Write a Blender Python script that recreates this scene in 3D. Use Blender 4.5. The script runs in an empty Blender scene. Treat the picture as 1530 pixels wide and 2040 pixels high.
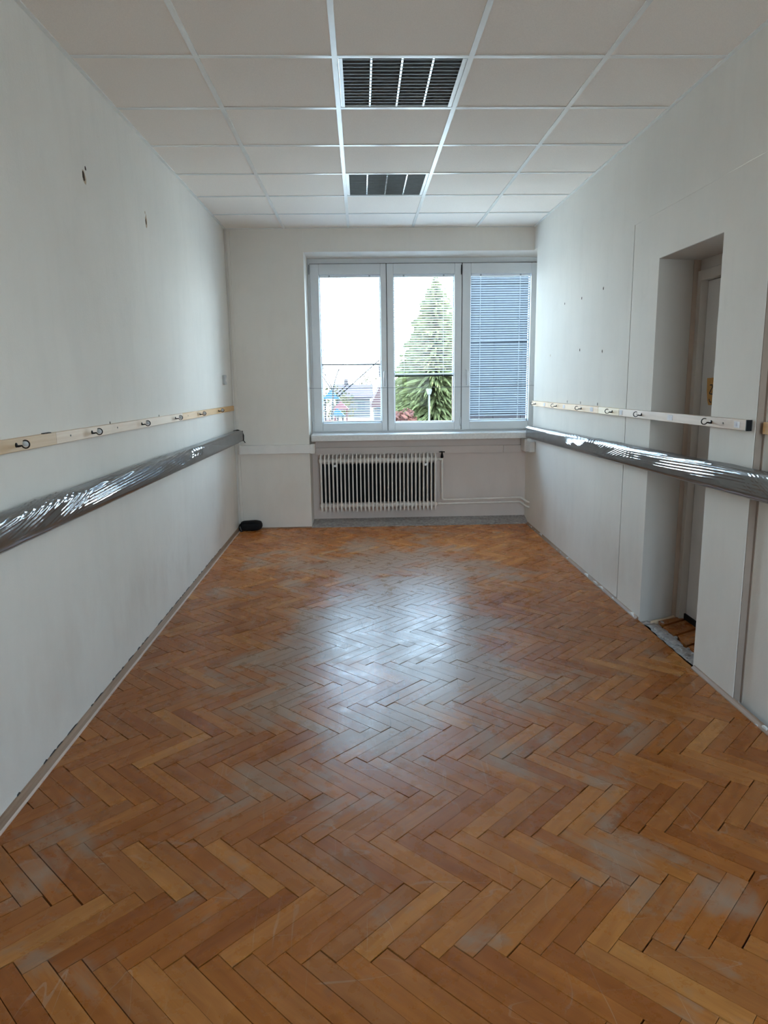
import bpy, math, random
from mathutils import Vector, Matrix, noise as mnoise
random.seed(7)
S = bpy.context.scene
COL = S.collection
PI = math.pi

# ------------------------------------------------------------------ camera
CAMH = 1.461
F_PX = 1413.47
PITCH, YAW, ROLL = 0.1859, 0.0300, -0.0131
cp, sp, cy, sy = math.cos(PITCH), math.sin(PITCH), math.cos(YAW), math.sin(YAW)
FWD = Vector((sy*cp, cy*cp, -sp)); RT = Vector((cy, -sy, 0)); UP = RT.cross(FWD)
R2 = RT*math.cos(ROLL) + UP*math.sin(ROLL); U2 = -RT*math.sin(ROLL) + UP*math.cos(ROLL)
cam_d = bpy.data.cameras.new('camera'); cam = bpy.data.objects.new('camera', cam_d); COL.objects.link(cam)
cam_d.sensor_fit = 'HORIZONTAL'; cam_d.sensor_width = 36.0; cam_d.lens = 36.0*F_PX/1530.0
cam_d.clip_start = 0.02; cam_d.clip_end = 500
m = Matrix((R2, U2, -FWD)).transposed().to_4x4(); m.translation = Vector((0, 0, CAMH)); cam.matrix_world = m
S.camera = cam

def at(px, py, Y):
    """point of the photograph's pixel at depth Y (metres in front of the camera along the room)"""
    d = FWD + R2*((px-765)/F_PX) - U2*((py-1020)/F_PX)
    return d*(Y/d.y) + Vector((0, 0, CAMH))
def to_px(p):
    v = Vector(p) - Vector((0, 0, CAMH)); d = v.dot(FWD)
    return (765 + F_PX*v.dot(R2)/d, 1020 - F_PX*v.dot(U2)/d, d)

# ------------------------------------------------------------------ sky, sun, exposure
W = bpy.data.worlds.new('daylight_sky'); S.world = W; W.use_nodes = True
nt = W.node_tree; nt.nodes.clear()
wo = nt.nodes.new('ShaderNodeOutputWorld'); bg = nt.nodes.new('ShaderNodeBackground')
tc = nt.nodes.new('ShaderNodeTexCoord'); sx = nt.nodes.new('ShaderNodeSeparateXYZ'); cr = nt.nodes.new('ShaderNodeValToRGB')
nt.links.new(tc.outputs['Generated'], sx.inputs[0]); nt.links.new(sx.outputs['Z'], cr.inputs[0])
# hazy bright horizon fading to a bluer, darker zenith, the same all the way round
cr.color_ramp.elements[0].position = 0.0; cr.color_ramp.elements[0].color = (0.84, 0.94, 1.0, 1)
cr.color_ramp.elements[1].position = 1.0; cr.color_ramp.elements[1].color = (0.54, 0.75, 1.0, 1)
e_ = cr.color_ramp.elements.new(.14); e_.color = (0.70, 0.87, 1.0, 1)
e_ = cr.color_ramp.elements.new(.40); e_.color = (0.52, 0.74, 1.0, 1)
nt.links.new(cr.outputs[0], bg.inputs[0]); bg.inputs[1].default_value = 15.0
nt.links.new(bg.outputs[0], wo.inputs[0])
sun_d = bpy.data.lights.new('sun', 'SUN'); sun_d.energy = 14.0; sun_d.angle = 0.009; sun_d.color = (1.0, 0.95, 0.86)
sun = bpy.data.objects.new('sun', sun_d); COL.objects.link(sun)
sun.rotation_euler = Vector((-0.80, 0.03, -0.60)).to_track_quat('-Z', 'Y').to_euler(); sun.location = (8, -8, 12)
por_d = bpy.data.lights.new('window_portal', 'AREA'); por_d.shape = 'RECTANGLE'; por_d.size = 2.3; por_d.size_y = 1.7
por_d.cycles.is_portal = True
por = bpy.data.objects.new('window_portal', por_d); COL.objects.link(por)
por.location = (0.63, 7.5, 1.77); por.rotation_euler = (-PI/2, 0, 0)
RW = (.35, 1.55, .80, 2.40)      # added unseen window behind the viewer, fills the room with light: x0, x1, z0, z1
por2 = por.copy(); por2.data = por_d.copy(); COL.objects.link(por2); por2.data.size = RW[1]-RW[0]; por2.data.size_y = RW[3]-RW[2]
por2.location = ((RW[0]+RW[1])/2, -1.31, (RW[2]+RW[3])/2); por2.rotation_euler = (PI/2, 0, 0)
S.view_settings.view_transform = 'Standard'; S.view_settings.look = 'None'
S.view_settings.gamma = 1.0; S.view_settings.use_curve_mapping = False
S.view_settings.exposure = 0.66
S.cycles.max_bounces = 14; S.cycles.diffuse_bounces = 10; S.cycles.glossy_bounces = 5; S.cycles.transparent_max_bounces = 16

# ------------------------------------------------------------------ helpers
class MB:
    def __init__(s): s.v = []; s.f = []
    def add(s, vs, fs):
        o = len(s.v); s.v += [tuple(p) for p in vs]; s.f += [tuple(i+o for i in f) for f in fs]; return s
    def box(s, x0, x1, y0, y1, z0, z1):
        return s.add([(x0,y0,z0),(x1,y0,z0),(x1,y1,z0),(x0,y1,z0),(x0,y0,z1),(x1,y0,z1),(x1,y1,z1),(x0,y1,z1)],
                     [(0,3,2,1),(4,5,6,7),(0,1,5,4),(1,2,6,5),(2,3,7,6),(3,0,4,7)])
    def prism(s, pts, a, b, axis='z'):
        """polygon extruded along an axis: z -> pts are (x,y); x -> (y,z); y -> (x,z)"""
        def mk(p, t):
            return {'z': (p[0], p[1], t), 'x': (t, p[0], p[1]), 'y': (p[0], t, p[1])}[axis]
        n = len(pts); vs = [mk(p, a) for p in pts] + [mk(p, b) for p in pts]
        fs = [tuple(range(n))[::-1], tuple(range(n, 2*n))] + [(i, (i+1) % n, (i+1) % n+n, i+n) for i in range(n)]
        return s.add(vs, fs)
    def tube(s, path, r, n=8, caps=True):
        path = [Vector(p) for p in path]; rings = []
        rs = r if isinstance(r, (list, tuple)) else [r]*len(path)
        prev = None
        for i, p in enumerate(path):
            t = (path[min(i+1, len(path)-1)] - path[max(i-1, 0)]).normalized()
            if prev is None:
                a = Vector((0, 0, 1)) if abs(t.z) < .9 else Vector((1, 0, 0)); u = t.cross(a).normalized()
            else:
                u = (prev - t*prev.dot(t)).normalized()
            prev = u; w = t.cross(u)
            rings.append([p + (u*math.cos(2*PI*k/n) + w*math.sin(2*PI*k/n))*rs[i] for k in range(n)])
        vs = [v for rg in rings for v in rg]; fs = []
        for i in range(len(path)-1):
            for k in range(n): fs.append((i*n+k, i*n+(k+1) % n, (i+1)*n+(k+1) % n, (i+1)*n+k))
        if caps: fs += [tuple(range(n))[::-1], tuple(range((len(path)-1)*n, len(path)*n))]
        return s.add(vs, fs)
    def mesh(s, name, smooth=False):
        me = bpy.data.meshes.new(name); me.from_pydata(s.v, [], s.f); me.validate()
        import bmesh
        bm = bmesh.new(); bm.from_mesh(me); bmesh.ops.recalc_face_normals(bm, faces=bm.faces[:]); bm.to_mesh(me); bm.free()
        if smooth:
            for p in me.polygons: p.use_smooth = True
        return me
    def obj(s, name, mat, parent=None, smooth=False, bevel=0):
        o = bpy.data.objects.new(name, s.mesh(name, smooth)); COL.objects.link(o)
        if mat: o.data.materials.append(mat)
        if parent: o.parent = parent
        if bevel:
            b = o.modifiers.new('bevel', 'BEVEL'); b.width = bevel; b.segments = 2; b.limit_method = 'ANGLE'
        if smooth and bevel == 0:
            pass
        return o
def inst(name, me, mat_unused, parent, loc=(0,0,0), rot=(0,0,0)):
    o = bpy.data.objects.new(name, me); COL.objects.link(o); o.location = loc; o.rotation_euler = rot
    if parent: o.parent = parent
    return o
def empty(name, loc=(0,0,0)):
    o = bpy.data.objects.new(name, None); COL.objects.link(o); o.location = loc; o.empty_display_size = .05; return o
def tag(o, label, cat=None, group=None, kind=None):
    o['label'] = label
    if cat: o['category'] = cat
    if group: o['group'] = group
    if kind: o['kind'] = kind
    return o
def struct(o, label=None):
    o['kind'] = 'structure'
    if label: o['label'] = label
    return o
def child(o, p):
    """parent keeping world place (things with their Empty away from the origin)"""
    o.parent = p; o.matrix_parent_inverse = Matrix.Translation(-Vector(p.location)); return o

# ------------------------------------------------------------------ materials
class NT:
    def __init__(s, name):
        s.m = bpy.data.materials.new(name); s.m.use_nodes = True; s.t = s.m.node_tree; s.t.nodes.clear()
        s.out = s.n('ShaderNodeOutputMaterial'); s.p = s.n('ShaderNodeBsdfPrincipled'); s.l(s.p.outputs[0], s.out.inputs[0])
    def n(s, t, **k):
        nd = s.t.nodes.new(t)
        for a, b in k.items(): setattr(nd, a, b)
        return nd
    def l(s, a, b): s.t.links.new(a, b)
    def put(s, sock, v):
        if hasattr(v, 'is_output') or isinstance(v, bpy.types.NodeSocket): s.l(v, sock)
        else: sock.default_value = v
    def math(s, op, a, b=0.0, c=None, clamp=False):
        nd = s.n('ShaderNodeMath', operation=op, use_clamp=clamp); s.put(nd.inputs[0], a); s.put(nd.inputs[1], b)
        if c is not None: s.put(nd.inputs[2], c)
        return nd.outputs[0]
    def noise(s, vec, scale, detail=4, rough=.55, dist=0):
        nd = s.n('ShaderNodeTexNoise'); s.l(vec, nd.inputs['Vector'])
        nd.inputs['Scale'].default_value = scale; nd.inputs['Detail'].default_value = detail
        nd.inputs['Roughness'].default_value = rough; nd.inputs['Distortion'].default_value = dist
        return nd.outputs['Fac']
    def mapping(s, vec, scale=(1,1,1), loc=(0,0,0), rot=(0,0,0)):
        nd = s.n('ShaderNodeMapping'); s.l(vec, nd.inputs[0]); nd.inputs['Scale'].default_value = scale
        s.put(nd.inputs['Location'], loc); nd.inputs['Rotation'].default_value = rot; return nd.outputs[0]
    def ramp(s, f, stops, interp='LINEAR'):
        nd = s.n('ShaderNodeValToRGB'); s.l(f, nd.inputs[0]); r = nd.color_ramp; r.interpolation = interp
        while len(r.elements) < len(stops): r.elements.new(.5)
        for e, (p, c) in zip(r.elements, stops):
            e.position = p; e.color = c if len(c) == 4 else (*c, 1)
        return nd.outputs[0]
    def rng(s, f, a, b, c=0., d=1.):
        nd = s.n('ShaderNodeMapRange'); s.l(f, nd.inputs[0])
        for i, v in enumerate((a, b, c, d)): nd.inputs[i+1].default_value = v
        return nd.outputs[0]
    def mix(s, f, a, b, mode='MIX'):
        nd = s.n('ShaderNodeMix', data_type='RGBA', blend_type=mode); s.put(nd.inputs[0], f)
        for i, v in ((6, a), (7, b)):
            if isinstance(v, tuple): v = (*v, 1) if len(v) == 3 else v
            s.put(nd.inputs[i], v)
        return nd.outputs[2]
    def bump(s, h, strength=.2, dist=.002):
        nd = s.n('ShaderNodeBump'); s.l(h, nd.inputs['Height']); nd.inputs['Strength'].default_value = strength
        nd.inputs['Distance'].default_value = dist; s.l(nd.outputs[0], s.p.inputs['Normal'])
    def pos(s): return s.n('ShaderNodeNewGeometry').outputs['Position']
    def objc(s): return s.n('ShaderNodeTexCoord').outputs['Object']
    def uv(s): return s.n('ShaderNodeTexCoord').outputs['UV']
    def sep(s, v): nd = s.n('ShaderNodeSeparateXYZ'); s.l(v, nd.inputs[0]); return nd.outputs
def simple(name, col, rough=.5, metal=0, nscale=30, var=.08, bump=0, spec=.5, coat=0):
    t = NT(name); p = t.pos(); nz = t.noise(p, nscale, 4)
    c2 = tuple(max(0, c*(1-var)) for c in col); c3 = tuple(min(1, c*(1+var)) for c in col)
    t.l(t.ramp(nz, [(.3, c2), (.7, c3)]), t.p.inputs['Base Color'])
    t.p.inputs['Roughness'].default_value = rough; t.p.inputs['Metallic'].default_value = metal
    t.p.inputs['Specular IOR Level'].default_value = spec; t.p.inputs['Coat Weight'].default_value = coat
    if bump: t.bump(nz, bump, .002)
    return t.m

def wall_mat(name, base=(.80,.765,.71), strokes=.12, stain=.5, dirt=.5, axis='y'):
    t = NT(name); p = t.pos(); s = t.sep(p)
    big = t.noise(p, 1.1, 5, .6)
    col = t.mix(t.rng(big, .3, .75), base, tuple(c*.90 for c in base))
    st = t.noise(t.mapping(p, (9, 9, 1.6)), 1.0, 5, .65)
    col = t.mix(t.math('MULTIPLY', t.rng(st, .5, .75), .35), col, tuple(c*.86 for c in base))
    # brownish rubbed dirt on the lower part of the wall, in irregular patches
    low = t.math('MULTIPLY', t.rng(s['Z'], .02, .18), t.rng(s['Z'], .85, .3))
    pt = t.rng(t.noise(t.mapping(p, (1.6, 1.6, .9)), 1.0, 5, .6), .46, .72)
    col = t.mix(t.math('MULTIPLY', t.math('MULTIPLY', low, pt), stain), col, (.47, .37, .30))
    sm = t.rng(t.noise(p, 3.7, 6, .7), .60, .78)
    col = t.mix(t.math('MULTIPLY', sm, dirt*.4), col, (.52, .49, .46))
    t.l(col, t.p.inputs['Base Color']); t.p.inputs['Roughness'].default_value = .75
    t.p.inputs['Specular IOR Level'].default_value = .22
    f = t.noise(p, 130, 3, .6); g = t.noise(t.mapping(p, (45, 45, 16)), 1, 4, .6)
    t.bump(t.math('ADD', f, g), strokes, .004)
    return t.m
M = {}
M['wall'] = wall_mat('white_painted_plaster', strokes=.10, stain=.35, dirt=.4)
M['wall_left'] = wall_mat('brushed_white_plaster', strokes=.22, stain=.38, dirt=.5)
M['wall_back'] = wall_mat('cream_painted_plaster', base=(.78,.735,.68), strokes=.10, stain=.2, dirt=.35)
M['board_wall'] = wall_mat('painted_wall_board', base=(.80,.765,.71), strokes=.03, stain=.30, dirt=.35)
M['reveal'] = wall_mat('grey_recess_shade_paint', base=(.56,.52,.48), strokes=.05, stain=.1, dirt=.2)  # base darkened so the recess shade sits in the paint colour
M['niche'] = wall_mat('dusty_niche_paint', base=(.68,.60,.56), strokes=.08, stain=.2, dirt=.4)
M['tile'] = simple('mineral_fibre_tile', (.84,.775,.71), .8, nscale=220, var=.05, bump=.12, spec=.3)
M['tbar'] = simple('white_enamel_steel', (.80,.81,.79), .24, nscale=15, var=.03)
M['pvc'] = simple('white_window_plastic', (.64,.66,.68), .32, nscale=10, var=.02)
M['gasket'] = simple('black_rubber', (.02,.02,.022), .6)
M['sill'] = simple('pale_stone_sill', (.66,.64,.62), .35, nscale=60, var=.08)
M['radiator'] = simple('cream_radiator_enamel', (.74,.69,.64), .38, nscale=25, var=.05)
M['concrete'] = simple('dusty_concrete', (.33,.30,.285), .9, nscale=40, var=.35, bump=.4)
M['duct'] = simple('white_cable_trunking', (.75,.72,.69), .4, nscale=12, var=.03)
M['black'] = simple('black_plastic', (.009,.009,.010), .6, spec=.2)
M['black_cloth'] = simple('black_nylon', (.010,.010,.012), .75, nscale=300, var=.3, bump=.25, spec=.25)
M['iron'] = simple('blackened_iron', (.025,.02,.018), .38, metal=.8)
M['mirror'] = simple('polished_aluminium', (.86,.88,.88), .14, metal=1, nscale=8, var=.02)
M['louvre'] = simple('dull_aluminium_louvre', (.26,.255,.245), .35, metal=.75, nscale=20, var=.06)
M['lamp_body'] = simple('white_lamp_housing', (.75,.76,.74), .4)
M['tube_glass'] = simple('milk_white_tube', (.85,.86,.82), .2)
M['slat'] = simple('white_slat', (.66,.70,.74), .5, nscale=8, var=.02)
M['slat_dimmed'] = simple('white_slat_dimmed', (.34,.37,.41), .5)  # same white slat with the right sash's dimmer light put into its colour
M['grey_slat'] = simple('grey_aluminium_rail_and_slat_shade', (.018,.022,.026), .5, spec=.2)
M['cord'] = simple('pale_cord', (.72,.74,.76), .7)
M['steel'] = simple('galvanised_steel', (.30,.33,.36), .35, metal=.8)
M['disc'] = simple('dull_grey_disc', (.50,.51,.52), .6)
M['paper'] = simple('white_paper', (.80,.80,.84), .8)
M['tan_paper'] = simple('orange_paper', (.56,.30,.09), .8, nscale=50)
M['ink'] = simple('dark_ink', (.03,.03,.045), .8)
M['faint_ink'] = simple('faint_lilac_ink', (.50,.48,.62), .8)
M['door'] = simple('grey_door_paint', (.62,.61,.60), .45, nscale=6, var=.02)
M['corner_shade'] = simple('brown_corner_shade', (.52,.42,.345), .7, nscale=6, var=.10)
M['corner_shade_dark'] = simple('dark_brown_corner_shade', (.30,.23,.185), .7, nscale=6, var=.12)
M['core'] = simple('grey_foam_core', (.20,.19,.175), .55, nscale=9, var=.15)
M['hole'] = simple('broken_plaster_hole', (.06,.035,.02), .95, nscale=300, var=.5)
M['chip'] = simple('chipped_plaster', (.52,.40,.28), .9, nscale=200, var=.2)
M['subfloor'] = simple('dark_subfloor', (.035,.028,.022), .95)
M['rubble'] = simple('dusty_rubble', (.40,.37,.345), .9, nscale=90, var=.3, bump=.3)
M['flake'] = simple('flaked_white_paint', (.74,.73,.71), .8)

def film_mat():
    t = NT('clear_stretch_film'); tr = t.n('ShaderNodeBsdfTransparent'); gl = t.n('ShaderNodeBsdfGlossy'); mx = t.n('ShaderNodeMixShader')
    tr.inputs[0].default_value = (.86, .87, .88, 1); gl.inputs[0].default_value = (.95, .97, 1, 1); gl.inputs['Roughness'].default_value = .07
    lw = t.n('ShaderNodeFresnel'); lw.inputs['IOR'].default_value = 2.0
    f = t.math('ADD', t.math('MULTIPLY', lw.outputs[0], .60), .10, clamp=True)
    t.l(f, mx.inputs[0]); t.l(tr.outputs[0], mx.inputs[1]); t.l(gl.outputs[0], mx.inputs[2]); t.l(mx.outputs[0], t.out.inputs[0])
    return t.m
M['film'] = film_mat()
def glass_mat():
    t = NT('window_glass'); tr = t.n('ShaderNodeBsdfTransparent'); gl = t.n('ShaderNodeBsdfGlossy'); mx = t.n('ShaderNodeMixShader')
    tr.inputs[0].default_value = (.95, .98, .98, 1); gl.inputs['Roughness'].default_value = .02
    fr = t.n('ShaderNodeFresnel'); fr.inputs['IOR'].default_value = 1.13
    t.l(fr.outputs[0], mx.inputs[0]); t.l(tr.outputs[0], mx.inputs[1]); t.l(gl.outputs[0], mx.inputs[2]); t.l(mx.outputs[0], t.out.inputs[0])
    return t.m
M['glass'] = glass_mat()

def wood_mat(name, c1, c2, axis=(2.5, .7, 30), knots=True, rough=.5, dark=(.2,.1,.05)):
    t = NT(name); p = t.pos()
    g = t.noise(t.mapping(p, (60, 1.6, 60)), 1.0, 5, .6, .4)
    col = t.ramp(g, [(.28, c1), (.72, c2)])
    b = t.rng(t.noise(t.mapping(p, (8, 2.2, 8)), 1, 3), .52, .75)
    col = t.mix(t.math('MULTIPLY', b, .45), col, tuple(c*.62 for c in c1))
    t.l(col, t.p.inputs['Base Color']); t.p.inputs['Roughness'].default_value = rough
    t.bump(g, .1, .001)
    return t.m
M['pine_pale'] = wood_mat('pale_pine', (.66,.49,.34), (.76,.62,.47))
M['pine_tan'] = wood_mat('tan_pine', (.58,.39,.22), (.68,.50,.31))
M['pine_gold'] = wood_mat('golden_pine', (.58,.33,.12), (.68,.43,.19))
M['pine_yellow'] = wood_mat('yellow_pine', (.74,.57,.32), (.80,.66,.42))
M['pine_pink'] = wood_mat('pinkish_pine', (.54,.40,.295), (.63,.49,.385))
M['pine_orange'] = wood_mat('varnished_orange_pine', (.58,.30,.09), (.66,.38,.14), rough=.3)
M['skirting'] = wood_mat('worn_wood_skirting', (.25,.145,.085), (.36,.235,.16), rough=.55)
M['skirting_edge'] = wood_mat('rubbed_skirting_edge', (.60,.46,.38), (.70,.58,.50), rough=.5)

def parquet_mat():
    t = NT('worn_oak_parquet'); p = t.pos(); s = t.sep(p); uv = t.uv()
    oi = t.n('ShaderNodeObjectInfo').outputs['Random']; at_ = t.n('ShaderNodeAttribute', attribute_name='tone').outputs['Fac']
    tone = t.math('FRACT', t.math('ADD', oi, at_))
    tone2 = t.math('FRACT', t.math('MULTIPLY', tone, 17.37))
    off = t.n('ShaderNodeCombineXYZ'); t.l(t.math('MULTIPLY', tone, 91), off.inputs[0]); t.l(t.math('MULTIPLY', tone2, 53), off.inputs[1])
    va = t.n('ShaderNodeVectorMath', operation='ADD'); t.l(uv, va.inputs[0]); t.l(off.outputs[0], va.inputs[1])
    guv = va.outputs[0]
    grain = t.noise(t.mapping(guv, (7, 90, 1)), 1, 6, .65, .6)
    broad = t.noise(t.mapping(guv, (3.2, 22, 1)), 1, 3, .5, 1.2)
    base = t.ramp(tone, [(0, (.29,.088,.017)), (.35, (.38,.128,.025)), (.62, (.33,.120,.032)), (.85, (.42,.155,.034)), (1, (.45,.190,.050))])
    col = t.mix(t.rng(broad, .3, .75), base, t.mix(1.0, base, (.72,.64,.58), 'MULTIPLY'))
    col = t.mix(t.math('MULTIPLY', t.rng(grain, .5, .8), .45), col, t.mix(1.0, base, (.52,.44,.40), 'MULTIPLY'))
    # window light painted into the floor colour, paler towards the far end
    far_light = t.rng(t.math('ADD', s['Y'], t.math('MULTIPLY', t.noise(p, 2.0, 4), .9)), 4.6, 6.9)
    col = t.mix(far_light, col, t.mix(1.0, col, (1.75, 1.85, 2.0), 'MULTIPLY'))
    # where the varnish is rubbed away: grey dusty wood in irregular patches, mostly along the walking line
    wx = t.rng(t.math('ABSOLUTE', t.math('SUBTRACT', s['X'], .22)), 1.15, .35)
    wy = t.math('MULTIPLY', t.rng(s['Y'], 1.9, 3.2), t.rng(s['Y'], 6.9, 5.8))
    walk = t.math('MULTIPLY', wx, wy)
    n1 = t.noise(p, 1.7, 6, .62, .5)
    n2 = t.noise(t.mapping(guv, (5, 26, 1)), 1, 5, .7)
    w = t.math('ADD', t.math('ADD', t.math('MULTIPLY', walk, .20), n1), t.math('MULTIPLY', t.math('SUBTRACT', n2, .5), .22))
    w = t.math('ADD', w, t.math('MULTIPLY', t.math('SUBTRACT', tone2, .5), .07))
    wear = t.rng(w, .575, .69)
    grey = t.mix(t.rng(n2, .35, .7), (.34,.235,.165), (.25,.165,.11))
    grey = t.mix(far_light, grey, t.mix(1.0, grey, (1.6, 1.6, 1.65), 'MULTIPLY'))
    col = t.mix(t.math('MULTIPLY', wear, .80), col, grey)
    bare = t.rng(t.math('ADD', t.noise(p, 3.1, 6, .68, .8), t.math('MULTIPLY', t.math('SUBTRACT', n2, .5), .16)), .665, .70)
    col = t.mix(t.math('MULTIPLY', bare, .55), col, (.40,.34,.27))
    # dirt trodden into spots
    drt = t.rng(t.noise(p, 6.3, 5, .7), .62, .76)
    col = t.mix(t.math('MULTIPLY', drt, .5), col, (.10,.07,.05))
    # scratches: thin contour lines of stretched noise, pale and dark
    def scr(sc, rot, width, seed):
        nz = t.noise(t.mapping(p, sc, (seed, seed*.7, 0), (0, 0, rot)), 1, 2, .4)
        return t.math('LESS_THAN', t.math('ABSOLUTE', t.math('SUBTRACT', nz, .5)), width)
    gate = t.rng(t.noise(p, 2.3, 3), .50, .60)
    s1 = t.math('MULTIPLY', scr((9, 1.3, 1), .5, .0035, 3.1), gate)
    s2 = t.math('MULTIPLY', scr((1.2, 7, 1), .25, .0028, 9.7), t.rng(t.noise(p, 3.1, 3), .52, .60))
    s3 = t.math('MULTIPLY', scr((14, 3, 1), -.9, .004, 5.5), t.math('MULTIPLY', walk, t.rng(t.noise(p, 5, 2), .48, .55)))
    col = t.mix(t.math('MULTIPLY', s1, .15), col, (.62,.52,.43))
    col = t.mix(t.math('MULTIPLY', s2, .15), col, (.60,.50,.42))
    col = t.mix(t.math('MULTIPLY', s3, .6), col, (.08,.06,.05))
    t.l(col, t.p.inputs['Base Color'])
    ro = t.math('ADD', t.math('MULTIPLY', wear, .02), t.rng(t.noise(p, 9, 5, .7), .3, .8, .21, .40))
    ro = t.math('ADD', ro, t.math('MULTIPLY', bare, .25))
    t.l(ro, t.p.inputs['Roughness']); t.p.inputs['Specular IOR Level'].default_value = .24
    h = t.math('ADD', t.math('MULTIPLY', grain, .5), t.noise(p, 14, 3))
    h = t.math('SUBTRACT', h, t.math('MULTIPLY', s3, .6))
    t.bump(h, .16, .0025)
    return t.m
M['parquet'] = parquet_mat()

# ------------------------------------------------------------------ the room
XL, XR, YB, H = -1.244, 1.663, 6.987, 2.842
YR = -1.0                    # wall behind the camera
ZT = 3.12
YF = 7.187                   # window plane

# --- floor and parquet
fl = MB().box(XL-.1, 2.2, YR-.1, YB+.3, -.14, -.036)
fl.box(XL, XR, YR, YB, -.036, -.0165)
floor = fl.obj('floor', M['subfloor']); struct(floor, 'worn herringbone parquet floor of the empty room')
PW, PL = .0619, .337
PX0, PY0 = .127, 1.611
E1 = Vector((1, 1))/math.sqrt(2); E2 = Vector((1, -1))/math.sqrt(2)
def clip(poly, x0, x1, y0, y1):
    def cut(pl, ins, sect):
        o = []
        for i in range(len(pl)):
            a, b = pl[i-1], pl[i]
            ia, ib = ins(a), ins(b)
            if ia != ib: o.append(sect(a, b))
            if ib: o.append(b)
        return o
    def sx_(v): return lambda a, b: (v, a[1]+(b[1]-a[1])*(v-a[0])/(b[0]-a[0]))
    def sy_(v): return lambda a, b: (a[0]+(b[0]-a[0])*(v-a[1])/(b[1]-a[1]), v)
    for ins, sc in ((lambda p: p[0] >= x0, sx_(x0)), (lambda p: p[0] <= x1, sx_(x1)), (lambda p: p[1] >= y0, sy_(y0)), (lambda p: p[1] <= y1, sy_(y1))):
        if poly: poly = cut(poly, ins, sc)
    return poly
BX = (XL+.004, XR-.004, YR+.005, YB-.006)
planks = []
rr = random.Random(11)
for n in range(-8, 16):
    ybase = PY0 + n*PL*math.sqrt(2)
    if ybase < YR-1 or ybase > YB+1: continue
    for k in range(-30, 34):
        for kind in (0, 1):
            o = Vector((PX0, ybase)) + E1*(k*PW) + E2*(k*PW)
            if kind == 0: u0, u1, v0, v1 = 0, PL, 0, PW
            else: u0, u1, v0, v1 = -PW, 0, 0, PL
            c = o + E1*((u0+u1)/2) + E2*((v0+v1)/2)
            planks.append((kind, c))
def plank_rect(kind, c, g, ge):
    L2, W2 = PL/2-ge, PW/2-g
    a = E1 if kind == 0 else E2; b = Vector((-a.y, a.x))
    return [c - a*L2 - b*W2, c + a*L2 - b*W2, c + a*L2 + b*W2, c - a*L2 + b*W2], a, b
G0, GE0 = .0006, .0007
items = []
for kind, c in planks:
    g = G0 + rr.choice((0, 0, 0, .0003, .0006, .0010)); ge = GE0 + rr.choice((0, 0, .0005, .0012, .0022, .0034))
    rect, a, b = plank_rect(kind, c, g, ge)
    pl = [(p.x, p.y) for p in rect]
    cl = clip(pl, *BX)
    if len(cl) < 3: continue
    ar = abs(sum(cl[i-1][0]*cl[i][1]-cl[i][0]*cl[i-1][1] for i in range(len(cl))))/2
    if ar < .00002: continue
    full = ar > .999*(2*(PL/2-ge))*(2*(PW/2-g))
    cx = sum(p[0] for p in cl)/len(cl); cyy = sum(p[1] for p in cl)/len(cl)
    if cyy > .75:
        px, py, d = to_px((cx, cyy, 0)); vis = -20 < px < 1550 and -10 < py < 2055
        score = ar/d**2*(1.46/d) if vis else 0
    else: score = 0
    items.append(dict(kind=kind, c=c, a=a, b=b, poly=cl, full=full, g=g, ge=ge, score=score, tone=rr.random(),
                      dz=rr.uniform(-.0006, .0006), tx=rr.gauss(0, .0035), ty=rr.gauss(0, .0016)))
items.sort(key=lambda i: -i['score'])
def plank_mesh(pts, name):
    """pts are (along, across) corners; top at z=0, thin rounded-off edge"""
    n = len(pts); mx = sum(p[0] for p in pts)/n; my = sum(p[1] for p in pts)/n
    e = .0007
    def ins(p):
        d = math.hypot(mx-p[0], my-p[1]) or 1
        return (p[0]+(mx-p[0])/d*e*1.4, p[1]+(my-p[1])/d*e*1.4)
    vs = [(p[0], p[1], -.0155) for p in pts] + [(p[0], p[1], -e) for p in pts] + [(*ins(p), 0) for p in pts]
    fs = [tuple(range(2*n, 3*n))] + [(i, (i+1) % n, (i+1) % n+n, i+n) for i in range(n)] + [(i+n, (i+1) % n+n, (i+1) % n+2*n, i+2*n) for i in range(n)]
    return vs, fs
cache = {}
def to_local(it):
    return [(((Vector(p)-it['c']).dot(it['a'])), ((Vector(p)-it['c']).dot(it['b']))) for p in it['poly']]
def with_uv(me):
    uvl = me.uv_layers.new(name='grain')
    for lp in me.loops:
        v = me.vertices[lp.vertex_index].co; uvl.data[lp.index].uv = (v.x, v.y)
    return me
SV, SF, SUV, STONE = [], [], [], []
for idx, it in enumerate(items):
    loc = to_local(it); ang = math.atan2(it['a'].y, it['a'].x)
    if idx < 300 and it['score'] > 0:
        key = (it['g'], it['ge'], it['kind']) if it['full'] else None
        if key is None or key not in cache:
            vs, fs = plank_mesh(loc, 'plank'); me = bpy.data.meshes.new('plank'); me.from_pydata(vs, [], fs); me.validate()
            me.materials.append(M['parquet']); with_uv(me)
            if key: cache[key] = me
        else: me = cache[key]
        o = inst('plank', me, None, floor, (it['c'].x, it['c'].y, it['dz']), (it['tx'], it['ty'], ang))
    else:
        vs, fs = plank_mesh(loc, 'p'); o0 = len(SV)
        R = Matrix.Rotation(ang, 3, 'Z')
        for v in vs:
            SUV.append((v[0], v[1])); z = v[2] + it['dz'] + v[1]*it['tx'] - v[0]*it['ty']
            w = R @ Vector((v[0], v[1], 0)); SV.append((w.x+it['c'].x, w.y+it['c'].y, z)); STONE.append(it['tone'])
        SF += [tuple(i+o0 for i in f) for f in fs]
me = bpy.data.meshes.new('parquet_planks'); me.from_pydata(SV, [], SF)
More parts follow.
